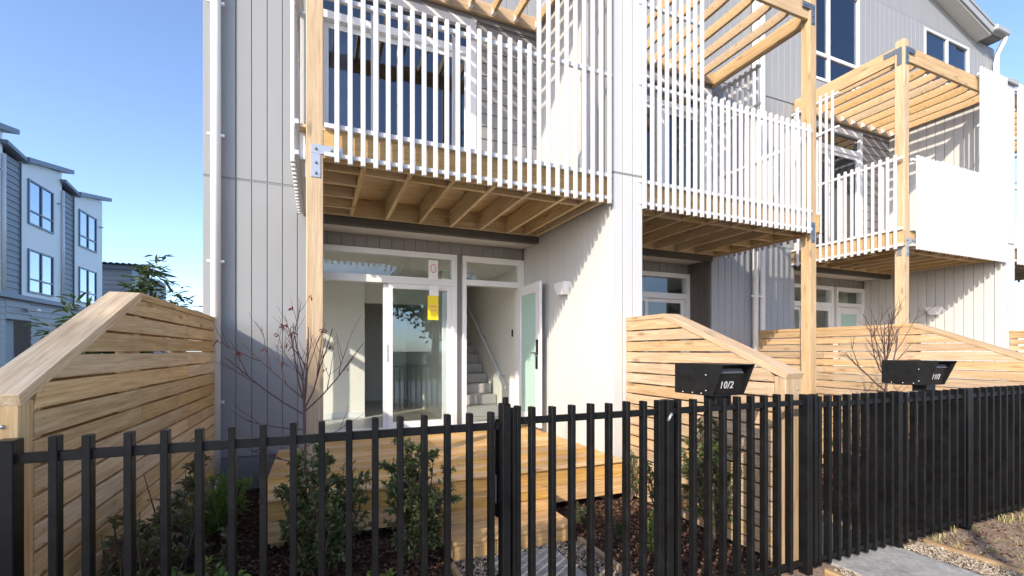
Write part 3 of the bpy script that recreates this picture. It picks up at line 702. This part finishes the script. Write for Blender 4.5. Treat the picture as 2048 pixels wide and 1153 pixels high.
B('latch_cap', rx(1013)-.012, rx(1013)+.012, FY, FY+.03, 1.34, 1.375, 'black', s1); B('latch_body', rx(1013)-.03, rx(1013)-.0, FY+.07, FY+.10, .72, 1.25, 'black', s1, .006); B('latch_plate', rx(1013)-.034, rx(1013)-.030, FY+.07, FY+.095, .80, .95, 'steel', s1, 0)
g1 = empty('steel_gate', (1.5, FY, 0), 'black fin gate before the deck steps', 'gate', 'black fin gates')
B('stile', rx(1026), rx(1033), FY-.003, FY+.05, .03, 1.315, 'black', g1, .002); B('stile', rx(1034), rx(1042), FY-.003, FY+.05, .03, 1.325, 'black', g1, .002)
gx = [rx(1063)+i*(rx(1288)-rx(1063))/6 for i in range(7)]
fins(g1, gx, 1.315); rails(g1, rx(1042), rx(1322), 1.262); B('stile', rx(1318), rx(1329), FY-.003, FY+.05, .03, 1.315, 'black', g1, .002)
s2 = empty('steel_fence', (2.7, FY, 0), 'black steel fin fence under mailbox 10/2', 'fence', 'black street fence panels')
fpost(s2, rx(1338)+.01, .05, 1.315)
x2 = [rx(1357)+i*.1285 for i in range(10)]
fins(s2, [x for x in x2 if x < rx(1604)], 1.31); rails(s2, rx(1345), rx(1610), 1.262); fpost(s2, rx(1619), .055, 1.30)
tube('hinge', [(rx(1334), FY-.012, 1.19), (rx(1340), FY-.016, 1.235)], .009, 'steel', s2, 8)
g2 = empty('steel_gate', (4.1, FY, 0), 'black fin gate over the concrete path, left of mailbox 11/2', 'gate', 'black fin gates')
xg = rx(1640); ng = 8
B('stile', rx(1630), rx(1636), FY-.003, FY+.05, .03, 1.30, 'black', g2, .002)
fins(g2, [xg+i*(rx(1785)-xg)/ng for i in range(ng+1)], 1.285); rails(g2, rx(1630), rx(1792), 1.235)
s3 = empty('steel_fence', (6.5, FY, 0), 'black steel fin fence running to the right edge', 'fence', 'black street fence panels')
fpost(s3, rx(1800), .055, 1.285); fpost(s3, rx(1938), .06, 1.27)
x3 = [rx(1800)+.10+i*.127 for i in range(30)]
fins(s3, [x for x in x3 if abs(x+.013-rx(1938)) > .06], 1.275, .02); rails(s3, rx(1805), x3[-1]+.05, 1.225); fpost(s3, x3[-1]+.1)
B('latch_body', rx(1832), rx(1860), FY+.052, FY+.09, 1.215, 1.27, 'steel', s3, .004)

# ------------------------------------------------------------------ mailboxes
def text_mesh(name, body, size, loc, rot, mat, parent):
    cu = bpy.data.curves.new('t', 'FONT'); cu.body = body; cu.size = size; cu.extrude = .0012; cu.align_x = 'CENTER'; cu.offset = .0004; cu.space_character = 1.12
    o = bpy.data.objects.new('t', cu); COL.objects.link(o); dg = bpy.context.evaluated_depsgraph_get()
    me = bpy.data.meshes.new_from_object(o.evaluated_get(dg)); bpy.data.objects.remove(o)
    me.materials.clear(); me.materials.append(M[mat])
    q = bpy.data.objects.new(name, me); return link(q, parent, Matrix.Translation(loc) @ rot @ Matrix.Diagonal((.95, 1.05, 1, 1)))
def mailbox(x0, num, label):
    w = .285; x1 = x0+w; yb, yft, yfb = 2.63, 2.195, 2.285; z0, z1 = 1.318, 1.532
    m = empty('mailbox', (x0+w/2, 2.4, z0), label, 'mailbox', 'black mailboxes on the fence')
    th = .006
    for xa in (x0, x1-th): prism('cheek', [(yft, z1), (yb, z1), (yb, z0), (yfb, z0)], 'x', xa, xa+th, 'mail', m)
    B('lid', x0+th, x1-th, yft+.002, yb, z1-.006, z1-.0005, 'mail', m, 0); B('floor_plate', x0+th, x1-th, yfb+.002, yb, z0+.0005, z0+.006, 'mail', m, 0); B('back_door', x0+th, x1-th, yb-.012, yb-.004, z0+.006, z1-.006, 'mail', m, 0)
    # recessed sloping front below a slot
    sl = (yfb-yft)/(z1-z0); fy = lambda z: yft+(z1-z)*sl
    rec = .05; zsl = z1-.062
    prism('front_plate', [(fy(z0)+.008, z0+.006), (fy(zsl)+rec*.55, zsl), (fy(zsl)+rec*.55+.006, zsl), (fy(z0)+.015, z0+.006)], 'x', x0+th, x1-th, 'mail', m)
    prism('slot_flap', [(fy(zsl)+rec*.4, zsl+.001), (fy(zsl)+rec*.75, zsl+.03), (fy(zsl)+rec*.75+.004, zsl+.03), (fy(zsl)+rec*.4+.004, zsl+.001)], 'x', x0+th+.004, x1-th-.045, 'silver', m)
    B('slot_back', x0+th, x1-th, fy(zsl)+.09, fy(zsl)+.095, zsl-.04, z1-.006, 'mail', m, 0)
    for (yy, zz) in ((2.34, z1-.075), (2.34, z0+.035), (2.38, z0+.012), (2.46, z0+.012), (2.55, z0+.012)):
        tube('rivet', [(x0+.001, yy, zz), (x0-.003, yy, zz)], .0055, 'silver', m, 8)
    # bracket onto the fence
    B('bracket', x0+.06, x0+.20, 2.31, 2.42, z0-.075, z0-.001, 'mail', m, .003)
    za = (z0+zsl)/2-.012; slope = math.atan2((fy(z0)+.008)-(fy(zsl)+rec*.55), zsl-z0)
    yy = fy(z0)+.008+((fy(zsl)+rec*.55)-(fy(z0)+.008))*(za-z0-.006)/(zsl-z0-.006)
    text_mesh('number', num, .066, (x0+.108, yy-.0035, za-.012), Matrix.Rotation(rad(90)+slope, 4, 'X'), 'numeral', m)
mailbox(2.405, '10/2', 'black mailbox 10/2 before the sloping pale fence, nearer of the two mailboxes')
mailbox(4.885, '11/2', 'black mailbox 11/2 right of the second gate, in front of the bare maple')

# ------------------------------------------------------------------ paths, edging, gravel, mulch
def slab(x0, x1, y0, y1, label, z=.004):
    o = B('paver', x0, x1, y0, y1, z-.05, z, 'paver', None, .006); tag(o, label, 'paver', 'concrete path slabs')
slab(1.22, 1.80, 2.75, 3.38, 'concrete paver at the foot of the deck steps'); slab(1.22, 1.80, 2.08, 2.71, 'concrete paver under the gate before the deck steps')
slab(3.62, 4.42, 2.36, 3.3, 'concrete path slab just inside the gate near mailbox 11/2'); slab(3.62, 4.42, 1.2, 2.33, 'concrete path slab running out under the gate to the verge'); slab(3.62, 4.42, -.1, 1.17, 'concrete path slab nearest the street')
def edging(x, y0, y1, label):
    o = B('edging_board', x-.022, x+.022, y0, y1, -.08, .035, 'edging'); tag(o, label, 'edging', 'timber path edgings')
edging(2.06, 2.4, 3.39, 'timber edging right of the gravel by the deck steps'); edging(.93, 2.4, 3.36, 'timber edging left of the gravel by the deck steps')
edging(4.72, .2, 2.22, 'timber edging right of the gravel outside the fence'); edging(3.42, .2, 2.2, 'timber edging left of the concrete path outside the fence')
def chips(name, n, regions, size, mat, label, cat, zb=0., holes=(), flatness=.3):
    V, F = [], []; area = [(b[1]-b[0])*(b[3]-b[2]) for b in regions]; tot = sum(area)
    for reg, ar in zip(regions, area):
        for _ in range(int(n*ar/tot)):
            x, y = R.uniform(reg[0], reg[1]), R.uniform(reg[2], reg[3])
            if any(h_[0] < x < h_[1] and h_[2] < y < h_[3] for h_ in holes): continue
            s = size*R.uniform(.5, 1.4); L_, w_, t_ = s, s*R.uniform(.35, .8), s*flatness*R.uniform(.5, 1)
            m = Matrix.Translation((x, y, zb+R.uniform(0, .012))) @ Matrix.Rotation(R.uniform(0, 6.28), 4, 'Z') @ Matrix.Rotation(R.uniform(-.5, .5), 4, 'X') @ Matrix.Rotation(R.uniform(-.5, .5), 4, 'Y')
            k = len(V)
            for c in ((-L_/2, 0, 0), (0, -w_/2, 0), (L_/2, 0, 0), (0, w_/2, 0), (0, 0, t_), (0, 0, -t_)): V.append(m @ Vector(c))
            F += [(k, k+1, k+4), (k+1, k+2, k+4), (k+2, k+3, k+4), (k+3, k, k+4), (k+1, k, k+5), (k+2, k+1, k+5), (k+3, k+2, k+5), (k, k+3, k+5)]
    o = meshobj(name, V, F, mat); tag(o, label, cat, None, 'stuff')
chips('bark_mulch', 16000, [(-1.0, .9, 2.4, 4.3), (-1.0, -.42, 4.3, 6.15), (2.08, 3.2, 2.4, 4.2), (3.45, 3.6, 2.4, 4.2), (4.75, 7.5, 2.4, 4.2)], .034, 'mulch', 'dark bark mulch covering the garden beds', 'mulch', .0)
chips('pebbles', 12000, [(.96, 2.04, 2.36, 3.42), (4.43, 4.70, .2, 2.23), (3.45, 3.61, .8, 2.2), (4.43, 4.70, 2.3, 3.4)], .022, 'gravel', 'pale pebbles beside the path slabs', 'gravel', .0, ((1.22, 1.8, 2.08, 3.38),), .42)
chips('verge_litter', 3500, [(4.75, 9.5, .6, 2.24)], .016, 'straw', 'pale straw and bark litter on the verge', 'litter', -.005)
chips('verge_clods', 3500, [(4.75, 9.5, .6, 2.24)], .03, 'mulch', 'dark soil crumbs and bark on the verge', 'soil', -.012)
def blades(name, spots, h, mat, label, cat, per=26):
    V, F = [], []
    for (x, y, r, s) in spots:
        for _ in range(per):
            a = R.uniform(0, 6.28); q = r*math.sqrt(R.random()); bx, by = x+q*math.cos(a), y+q*math.sin(a); hh = h*s*R.uniform(.5, 1.2); ln = hh*R.uniform(.1, .9); d = R.uniform(0, 6.28); w_ = .0025
            p0 = Vector((bx, by, -.01)); p1 = p0+Vector((math.cos(d)*ln*.35, math.sin(d)*ln*.35, hh*.65)); p2 = p0+Vector((math.cos(d)*ln, math.sin(d)*ln, hh)); sd = Vector((-math.sin(d), math.cos(d), 0))*w_
            k = len(V); V += [p0-sd, p0+sd, p1+sd, p1-sd, p2]; F += [(k, k+1, k+2, k+3), (k+3, k+2, k+4)]
    o = meshobj(name, V, F, mat); tag(o, label, cat, None, 'stuff')
blades('dry_grass', [(R.uniform(4.8, 9), R.uniform(.7, 2.28), R.uniform(.02, .09), R.uniform(.5, 1.2)) for _ in range(34)]+[(R.uniform(4.8, 8), R.uniform(2.15, 2.3), .05, 1.2) for _ in range(14)], .06, 'straw', 'sparse dry grass tufts on the verge', 'grass')

# ------------------------------------------------------------------ houses across the lane on the left
def lap_wall(name, x, y0, y1, z0, z1, mat, parent, pitch=.2):
    """lapped weatherboards on a wall facing +X, too small in the photo to pick apart: one mesh"""
    V, F = [], []; z = z0
    while z < z1-.01:
        zz = min(z+pitch, z1); k = len(V)
        V += [(x+.035, y0, z), (x+.035, y1, z), (x+.006, y1, zz), (x+.006, y0, zz), (x-.02, y0, z), (x-.02, y1, z), (x-.02, y1, zz), (x-.02, y0, zz)]
        F += [(k, k+1, k+2, k+3), (k, k+4, k+5, k+1), (k, k+3, k+7, k+4), (k+1, k+5, k+6, k+2), (k+3, k+2, k+6, k+7), (k+4, k+7, k+6, k+5)]; z = zz
    o = meshobj(name, V, F, mat, parent); o['kind'] = 'stuff'; return o
def lap_wall_y(name, y, x0, x1, z0, z1, mat, parent, pitch=.2):
    V, F = [], []; z = z0
    while z < z1-.01:
        zz = min(z+pitch, z1); k = len(V)
        V += [(x0, y-.035, z), (x1, y-.035, z), (x1, y-.006, zz), (x0, y-.006, zz)]; F += [(k, k+1, k+2, k+3), ]; z = zz
        V += [(x0, y+.02, z-pitch), (x1, y+.02, z-pitch)]; F += [(k, k+4, k+5, k+1)]
    o = meshobj(name, V, F, mat, parent); o['kind'] = 'stuff'; return o
NX = -9.0
def nwin(parent, y0, y1, z0, z1, dark=False):
    w = empty('window', (NX, (y0+y1)/2, z0), parent=parent); fr = .06; ym = (y0+y1)/2; zt = z0+.47
    for a, b_ in ((y0, y0+fr), (ym-.03, ym+.03), (y1-fr, y1)): B('window_frame', NX-.04, NX+.045, a, b_, z0, z1, 'nframe', w, 0, True)
    for a, b_ in ((y0+fr, ym-.03), (ym+.03, y1-fr)):
        for c, d in ((z0, z0+fr), (zt-.025, zt+.025), (z1-fr, z1)): B('window_frame', NX-.04, NX+.04, a, b_, c, d, 'nframe', w, 0, True)
        B('pane', NX+.0, NX+.01, a, b_, z0+fr, zt-.025, 'nglass', w, 0, True); B('pane', NX+.0, NX+.01, a, b_, zt+.025, z1-fr, 'nglass', w, 0, True)
    B('dark_backing', NX-.16, NX-.15, y0, y1, z0, z1, 'room', w, 0, True)  # dark sheet standing for the unlit room behind the panes
for n in range(4):
    o = (n-1)*3.63; ya, yb, yc = 19.40+o, 20.41+o, 23.03+o
    h = empty('terrace_house', (NX-3, (ya+yc)/2, 0), ['slate and white terrace house cut by the left edge of the photo', 'slate and white terrace house across the lane, nearest one with both windows in view',
        'slate and white terrace house across the lane, the farthest of the row', ''][n] if n < 3 else '', 'house', 'terrace houses across the lane')
    if n == 3: bpy.data.objects.remove(h); continue
    # white bay with window openings
    def wbox(y0, y1, z0, z1): B('wall', NX-.22, NX, y0, y1, z0, z1, 'nwhite', h, 0, True)
    w0, w1 = yb+.34, yb+1.95
    wbox(yb, w0, 3.45, 8.0); wbox(w1, yc, 3.45, 8.0); wbox(w0, w1, 3.45, 3.60); wbox(w0, w1, 5.09, 5.93); wbox(w0, w1, 7.46, 8.0)
    prism('wall', [(yb, 8.0), (yc, 8.0), (yc, 8.42), (yb, 7.86)][:3]+[(yb, 8.001)], 'x', NX-.22, NX, 'nwhite', h)
    nwin(h, w0, w1, 3.60, 5.09); nwin(h, w0, w1, 5.93, 7.46)
    B('wall', NX-6.5, NX-.23, yb, yc+.02, 3.45, 7.85, 'nwhite', h, 0, True) if n == 2 else None
    lap_wall('weatherboards', NX-.06, ya, yb-.02, 3.45, 7.85, 'slate', h); B('wall', NX-6.5, NX-.2, ya-.02, yb, 0, 7.85, 'slate', h, 0, True)
    tube('downpipe', [(NX+.05, ya-.02, 3.5), (NX+.05, ya-.02, 7.75)], .05, 'trim', h, 10)
    B('corner_flashing', NX-.03, NX+.008, yb-.02, yb, 3.45, 7.85, 'nframe', h, 0, True)
    # roofs: slate part falls, white bay rises away
    prism('roof', [(ya-.12, 8.05), (yb+.12, 7.86), (yb+.12, 7.98), (ya-.12, 8.17)], 'x', NX-6.6, NX+.18, 'slateroof', h)
    prism('roof', [(yb-.02, 7.90), (yc+.42, 8.56), (yc+.42, 8.72), (yb-.02, 8.06)], 'x', NX-6.6, NX+.22, 'slateroof', h)
    B('security_camera', NX, NX+.14, yc-.35, yc-.28, 7.15, 7.2, 'steel', h, .004, True)
    # belt and ground floor
    B('belt', NX-.02, NX+.12, ya-.02, yc-.022, 3.30, 3.449, 'slateroof', h, 0, True)
    lap_wall('weatherboards', NX-.04, ya, ya+.2, 0, 3.29, 'garage', h); lap_wall('weatherboards', NX-.04, ya+2.6-.98, yc, 0, 3.29, 'garage', h); lap_wall('weatherboards', NX-.04, ya+.2, ya+2.6-.98, 2.64, 3.29, 'garage', h)
    B('garage_door', NX-.5, NX-.45, ya+.2, ya+1.62, 0, 2.64, 'garage', h, 0, True)
    for z in range(1, 5): B('door_panel', NX-.45, NX-.44, ya+.2, ya+1.62, z*.53-.5, z*.53-.02, 'garage', h, .004, True)
    B('floodlight', NX+.02, NX+.3, ya+1.25, ya+1.5, 2.95, 3.05, 'trim', h, .02, True)
sh = empty('shed', (-11, 31, 0), 'low slate building with corrugated roof behind the terrace houses', 'building')
lap_wall_y('weatherboards', 30, -14.5, -8.9, 0, 5.9, 'slate', sh, .24); B('wall', -14.5, -8.92, 30.03, 36, 0, 5.88, 'slate', sh, 0, True)
V, F = [], []; nn = 120
for i in range(nn+1):
    x = -14.8+i*6.3/nn; z = 6.12+.035*math.sin(i*1.3); V += [(x, 29.6, z), (x, 36.5, z+.4), (x, 29.6, z-.012), (x, 36.5, z+.388)]
for i in range(nn): k = i*4; F += [(k, k+4, k+5, k+1), (k+2, k+3, k+7, k+6), (k, k+2, k+6, k+4)]
meshobj('corrugated_roof', V, F, 'slateroof', sh); B('fascia', -14.6, -8.7, 29.85, 29.95, 5.85, 6.05, 'slateroof', sh, 0, True)

# ------------------------------------------------------------------ plants
def add_leaf(V, F, p, d, up, L, w, fold=.25):
    d = d.normalized(); s = d.cross(up)
    s = s.normalized() if s.length > 1e-4 else d.orthogonal().normalized()
    u = s.cross(d); k = len(V)
    V += [p, p+d*L*.35+s*w*.5+u*w*fold, p+d*L*.72+s*w*.38+u*w*fold*.8-u*L*.04, p+d*L-u*L*.12, p+d*L*.72-s*w*.38+u*w*fold*.8-u*L*.04, p+d*L*.35-s*w*.5+u*w*fold]
    F += [(k, k+1, k+2, k+3), (k, k+3, k+4, k+5)]
def rv(s=1.): return Vector((R.gauss(0, 1), R.gauss(0, 1), R.gauss(0, 1))).normalized()*s
def shrub(name, base, h, r, nst, nleaf, L, w, mat, label, stem='bark', shape='cone', lean=0., group=None):
    base = Vector(base); e = empty(name, base, label, 'shrub', group)
    SV, SF, V, F = [], [], [], []; tw = []
    for i in range(nst):
        a = 6.283*i/nst+R.uniform(-.5, .5); rr = r*(R.uniform(.2, .95) if i else .05); hh = h*(1-.45*(rr/r)**1.4)*R.uniform(.85, 1.05) if shape == 'cone' else h*R.uniform(.55, 1.)
        tip = base+Vector((math.cos(a)*rr, math.sin(a)*rr, hh)); mid = base.lerp(tip, .5)+Vector((math.cos(a)*rr*.12, math.sin(a)*rr*.12, 0))+rv(.02)
        pts = [base+rv(.015)*Vector((1, 1, 0)) if False else base, base.lerp(mid, .5)+rv(.01), mid, mid.lerp(tip, .5)+rv(.015), tip]
        tubedata(SV, SF, pts, [.010, .008, .006, .004, .002], 5, False); tw.append(pts)
        for j in range(7):                       # side twigs
            t = R.uniform(.15, .95)*4; q = pts[int(t)].lerp(pts[min(4, int(t)+1)], t-int(t)); d = Vector((R.gauss(0, 1), R.gauss(0, 1), R.uniform(.2, 1.2))).normalized()
            ln = r*R.uniform(.25, .7)*(1-.5*t/4); e2 = q+d*ln; tubedata(SV, SF, [q, q.lerp(e2, .5)+rv(.006), e2], [.004, .003, .0015], 4, False); tw.append([q, q.lerp(e2, .5), e2])
    for i in range(nleaf):
        pts = R.choice(tw); t = R.uniform(.12, 1)*(len(pts)-1); k = min(int(t), len(pts)-2); p = pts[k].lerp(pts[k+1], t-k); ax = (pts[k+1]-pts[k]).normalized()
        d = (ax*.7+rv(1.)+Vector((0, 0, .25))).normalized(); s = R.uniform(.6, 1.15)
        add_leaf(V, F, p+rv(.004), d, Vector((0, 0, 1))+rv(.4), L*s, w*s)
    meshobj('stems', SV, SF, stem, e, None, True); o = meshobj('foliage', V, F, mat, e); o['kind'] = 'stuff'; return e
# column of the photo plus depth -> ground point (used to read positions off the plan)
def gx_(px, Y): l = (px-1024)/922.; s, c = math.sin(YAW), math.cos(YAW); return Y*(s+l*c)/(c-l*s)
shrub('bronze_shrub', (gx_(285, 2.95), 2.95, 0), .86, .40, 12, 900, .062, .034, 'leafbronze', 'loose bronze-leaved shrub behind the left fence bars', shape='bush')
shrub('bronze_shrub', (gx_(372, 3.3), 3.3, 0), 1.0, .30, 11, 1000, .055, .03, 'leafbronze', 'taller bronze-green shrub beside the weathered fence', shape='bush')
shrub('leafy_groundcover', (gx_(395, 2.95), 2.95, 0), .5, .26, 10, 650, .055, .03, 'leaflight', 'bright green low shrub at the foot of the bronze shrubs', shape='bush')
shrub('feathery_shrub', (gx_(440, 4.6), 4.6, 0), .62, .27, 18, 2600, .07, .009, 'leaflight', 'bright feathery shrub in front of the drain socket', shape='bush')
shrub('dense_shrub', (gx_(640, 3.45), 3.45, 0), 1.06, .37, 22, 6000, .047, .025, 'leafdark', 'dense dark shrub before the left corner of the deck', shape='cone')
shrub('dense_shrub', (gx_(833, 3.5), 3.5, 0), 1.0, .35, 22, 6000, .045, .024, 'leafdark', 'dense dark shrub left of the deck steps', shape='cone')
shrub('leafy_groundcover', (gx_(760, 3.0), 3.0, 0), .20, .16, 9, 500, .04, .02, 'leaflight', 'bright green tuft low between the two dense shrubs', shape='bush')
shrub('leafy_groundcover', (gx_(610, 3.0), 3.0, 0), .2, .2, 9, 420, .045, .022, 'leaflight', 'bright green plant low before the left dense shrub', shape='bush')
shrub('dense_shrub', (gx_(1430, 3.0), 3.0, 0), 1.1, .36, 20, 5000, .045, .024, 'leafdark', 'dense shrub against the pale fence under mailbox 10/2', shape='cone')
shrub('young_shrub', (gx_(1322, 3.25), 3.25, 0), .74, .22, 10, 900, .045, .022, 'leafmid', 'mid green shrub behind the hinge post of the first gate', shape='bush')
shrub('leafy_groundcover', (gx_(1318, 2.8), 2.8, 0), .4, .16, 9, 520, .045, .022, 'leaflight', 'light green plant low beside the first gate hinge', shape='bush')
shrub('leafy_groundcover', (gx_(1165, 3.7), 3.7, 0), .16, .16, 9, 260, .04, .02, 'leafmid', 'small green plant in the mulch right of the steps', shape='bush')
shrub('leafy_groundcover', (gx_(1235, 3.3), 3.3, 0), .13, .13, 8, 200, .04, .02, 'leafmid', 'tiny green plant in the mulch near the second edging board', shape='bush')
shrub('young_shrub', (gx_(1262, 4.1), 4.1, 0), .62, .12, 7, 260, .05, .02, 'leafmid', 'thin shrub at the right end of the deck', shape='cone')
shrub('dense_shrub', (gx_(1700, 3.2), 3.2, 0), .85, .3, 12, 1800, .036, .02, 'leafmid', 'green shrub behind the second gate', shape='cone')
shrub('dense_shrub', (gx_(1830, 3.0), 3.0, 0), .8, .3, 12, 1500, .036, .02, 'leafmid', 'green shrub behind the fence under mailbox 11/2', shape='cone')

def maple(base, sc, hf, label, seed, nred, stake):
    rr = random.Random(seed); base = Vector(base); e = empty('maple_tree', base, label, 'tree', 'bare young maples')
    V, F, LV, LF = [], [], [], []; tips = []; twigs = []
    fork = base+Vector((.0, .0, hf)); tubedata(V, F, [base, base.lerp(fork, .5)+Vector((.008, 0, 0)), fork], [.017*sc, .015*sc, .0125*sc], 8)
    def grow(p, d, ln, r, lv):
        d = d.normalized(); n = 4; pts = [p]; q = p; dd = d
        for i in range(n):
            dd = (dd+Vector((rr.gauss(0, .07), rr.gauss(0, .07), .07+rr.gauss(0, .03)))).normalized(); q = q+dd*ln/n; pts.append(q)
        tubedata(V, F, pts, [r*(1-.5*i/n) for i in range(n+1)], 6, False); tips.append(q); twigs.extend(pts[1:] if lv < 2 else [q])
        if lv > 0:
            for i in range(rr.choice([2, 3, 3])):
                t = rr.uniform(.25, .95); j = min(int(t*n), n-1); s = pts[j].lerp(pts[j+1], t*n-j)
                o_ = Vector((rr.gauss(0, 1), rr.gauss(0, .8), rr.gauss(0, .3))); grow(s, dd*1.0+o_.normalized()*.62, ln*rr.uniform(.4, .62), r*.55, lv-1)
    dirs = [(-.85, .1, .95), (-.62, -.4, 1.4), (-.30, .3, 1.8), (.05, -.2, 2.1), (.25, .3, 1.9), (.5, -.1, 1.3), (.95, .2, .8), (-.95, .2, .6)]
    for i, d in enumerate(dirs): grow(fork-Vector((0, 0, .02*i*sc)), Vector(d), sc*rr.uniform(.60, .86), .0085*sc, 2)
    for i, d in enumerate([(-1, .1, .18), (.9, .2, .28), (-.8, -.2, .05)]): grow(base+Vector((0, 0, hf*(.62+.1*i))), Vector(d), sc*.5, .006*sc, 1)
    for _ in range(nred):
        p = rr.choice(twigs)
        for _k in range(3): add_leaf(LV, LF, p+rv(.012), Vector((rr.gauss(0, 1), rr.gauss(0, 1), -1.1)), rv(), .04, .011)
    if not stake: pass
    meshobj('branches', V, F, 'barkred', e, None, True)
    if LV: o = meshobj('withered_leaves', LV, LF, 'leafred', e); o['kind'] = 'stuff'
    return e
maple((gx_(608, 3.75), 3.75, .0), .80, 1.26, 'bare young maple in front of the leftmost timber post', 11, 26, True)
sk = B('stake', gx_(605, 3.68)-.012, gx_(605, 3.68)+.012, 3.66, 3.685, -.1, .95, 'edging', None, .003, True); tag(sk, 'thin stake beside the bare maple at the deck', 'stake')
maple((gx_(1772, 3.3), 3.3, .0), 1.02, 1.28, 'bare young maple behind mailbox 11/2', 4, 0, False)

def broadleaf(base, h, label, spots, n, L, w):
    base = Vector(base); e = empty('broadleaf_tree', base, label, 'tree'); V, F, LV, LF = [], [], [], []
    fork = base+Vector((0, 0, h*.35)); tubedata(V, F, [base, fork], [.06, .045], 8)
    for (dx, dy, z) in spots:
        tip = Vector((base.x+dx, base.y+dy, z)); mid = fork.lerp(tip, .5)+Vector((0, 0, -.1)); pts = [fork, fork.lerp(mid, .5)+rv(.03), mid, mid.lerp(tip, .5)+rv(.03), tip]
        tubedata(V, F, pts, [.022, .014, .009, .006, .003], 6, False)
        for _ in range(n):
            t = R.uniform(1.4, 4); k = min(3, int(t)); p = pts[k].lerp(pts[k+1], t-k)+rv(.05); d = Vector((R.gauss(0, 1), R.gauss(0, 1), R.uniform(-.6, .5)))
            add_leaf(LV, LF, p+d.normalized()*.05, d, Vector((0, 0, 1))+rv(.3), L*R.uniform(.6, 1.15), w*R.uniform(.7, 1.1), .12)
    meshobj('trunk', V, F, 'trunkgrey', e, None, True); o = meshobj('crown', LV, LF, 'leafmid', e); o['kind'] = 'stuff'
broadleaf((-2.55, 7.6, 0), 3, 'big-leaved green tree behind the weathered timber fence',
    [(.55, .2, 2.95), (.75, .5, 2.55), (.35, 0, 2.6), (.9, .3, 2.25), (.15, .4, 2.35), (.62, -.1, 2.2), (-.1, 0, 2.1), (-.35, .2, 2.3), (-.6, .1, 2.0), (.45, .1, 2.75), (.7, .2, 2.4), (.3, .3, 2.1), (.05, .1, 2.2), (-.25, -.3, 2.2), (.5, .3, 2.9), (.85, .4, 2.35), (.6, .1, 2.65)], 110, .17, .058)

# ------------------------------------------------------------------ trees over the street (behind the camera: the first is added to shade the garden, the others show in the glass)
def big_tree(x, y, h, cz, rx_, ry_, rz_, n, leaf, label):
    e = empty('street_tree', (x, y, 0), label, 'tree', 'street trees over the road'); V, F, LV, LF = [], [], [], []
    b = Vector((x, y, -.1)); top = Vector((x, y, cz)); tubedata(V, F, [b, b.lerp(top, .5)+rv(.15), top], [.3, .22, .12], 10)
    cl = []
    for i in range(70):
        d = rv(); q = Vector((x+d.x*rx_*R.uniform(.45, 1), y+d.y*ry_*R.uniform(.45, 1), cz+d.z*rz_*R.uniform(.45, 1))); cl.append(q)
        if i < 22: tubedata(V, F, [b.lerp(top, R.uniform(.55, .95)), top.lerp(q, .5), q], [.09, .05, .02], 6, False)
    for _ in range(n):
        p = R.choice(cl)+rv(R.uniform(.1, 1.25)); add_leaf(LV, LF, p, rv()+Vector((0, 0, -.2)), rv(), leaf*R.uniform(.6, 1.2), leaf*.6)
    meshobj('trunk', V, F, 'trunkgrey', e, None, True); o = meshobj('crown', LV, LF, 'leafmid', e); o['kind'] = 'stuff'
big_tree(-23.8, -11.7, 17, 13.2, 5.2, 2.4, 3.3, 1000, .42, 'unseen street tree left of the camera, added to half-shade the garden')
big_tree(7, -16, 9, 5.5, 3.4, 2.6, 3.2, 5000, .3, 'street tree mirrored in the sliding door glass')
big_tree(14, -17, 10, 6, 3.8, 2.6, 3.6, 5000, .3, 'street tree over the road, mirrored in the far windows')
pole = tube('street_pole', [(-.32, -1.9, -.1), (-.32, -1.9, 4.7)], .05, 'steel', None, 12); tag(pole, 'slim grey street pole behind the camera', 'pole')
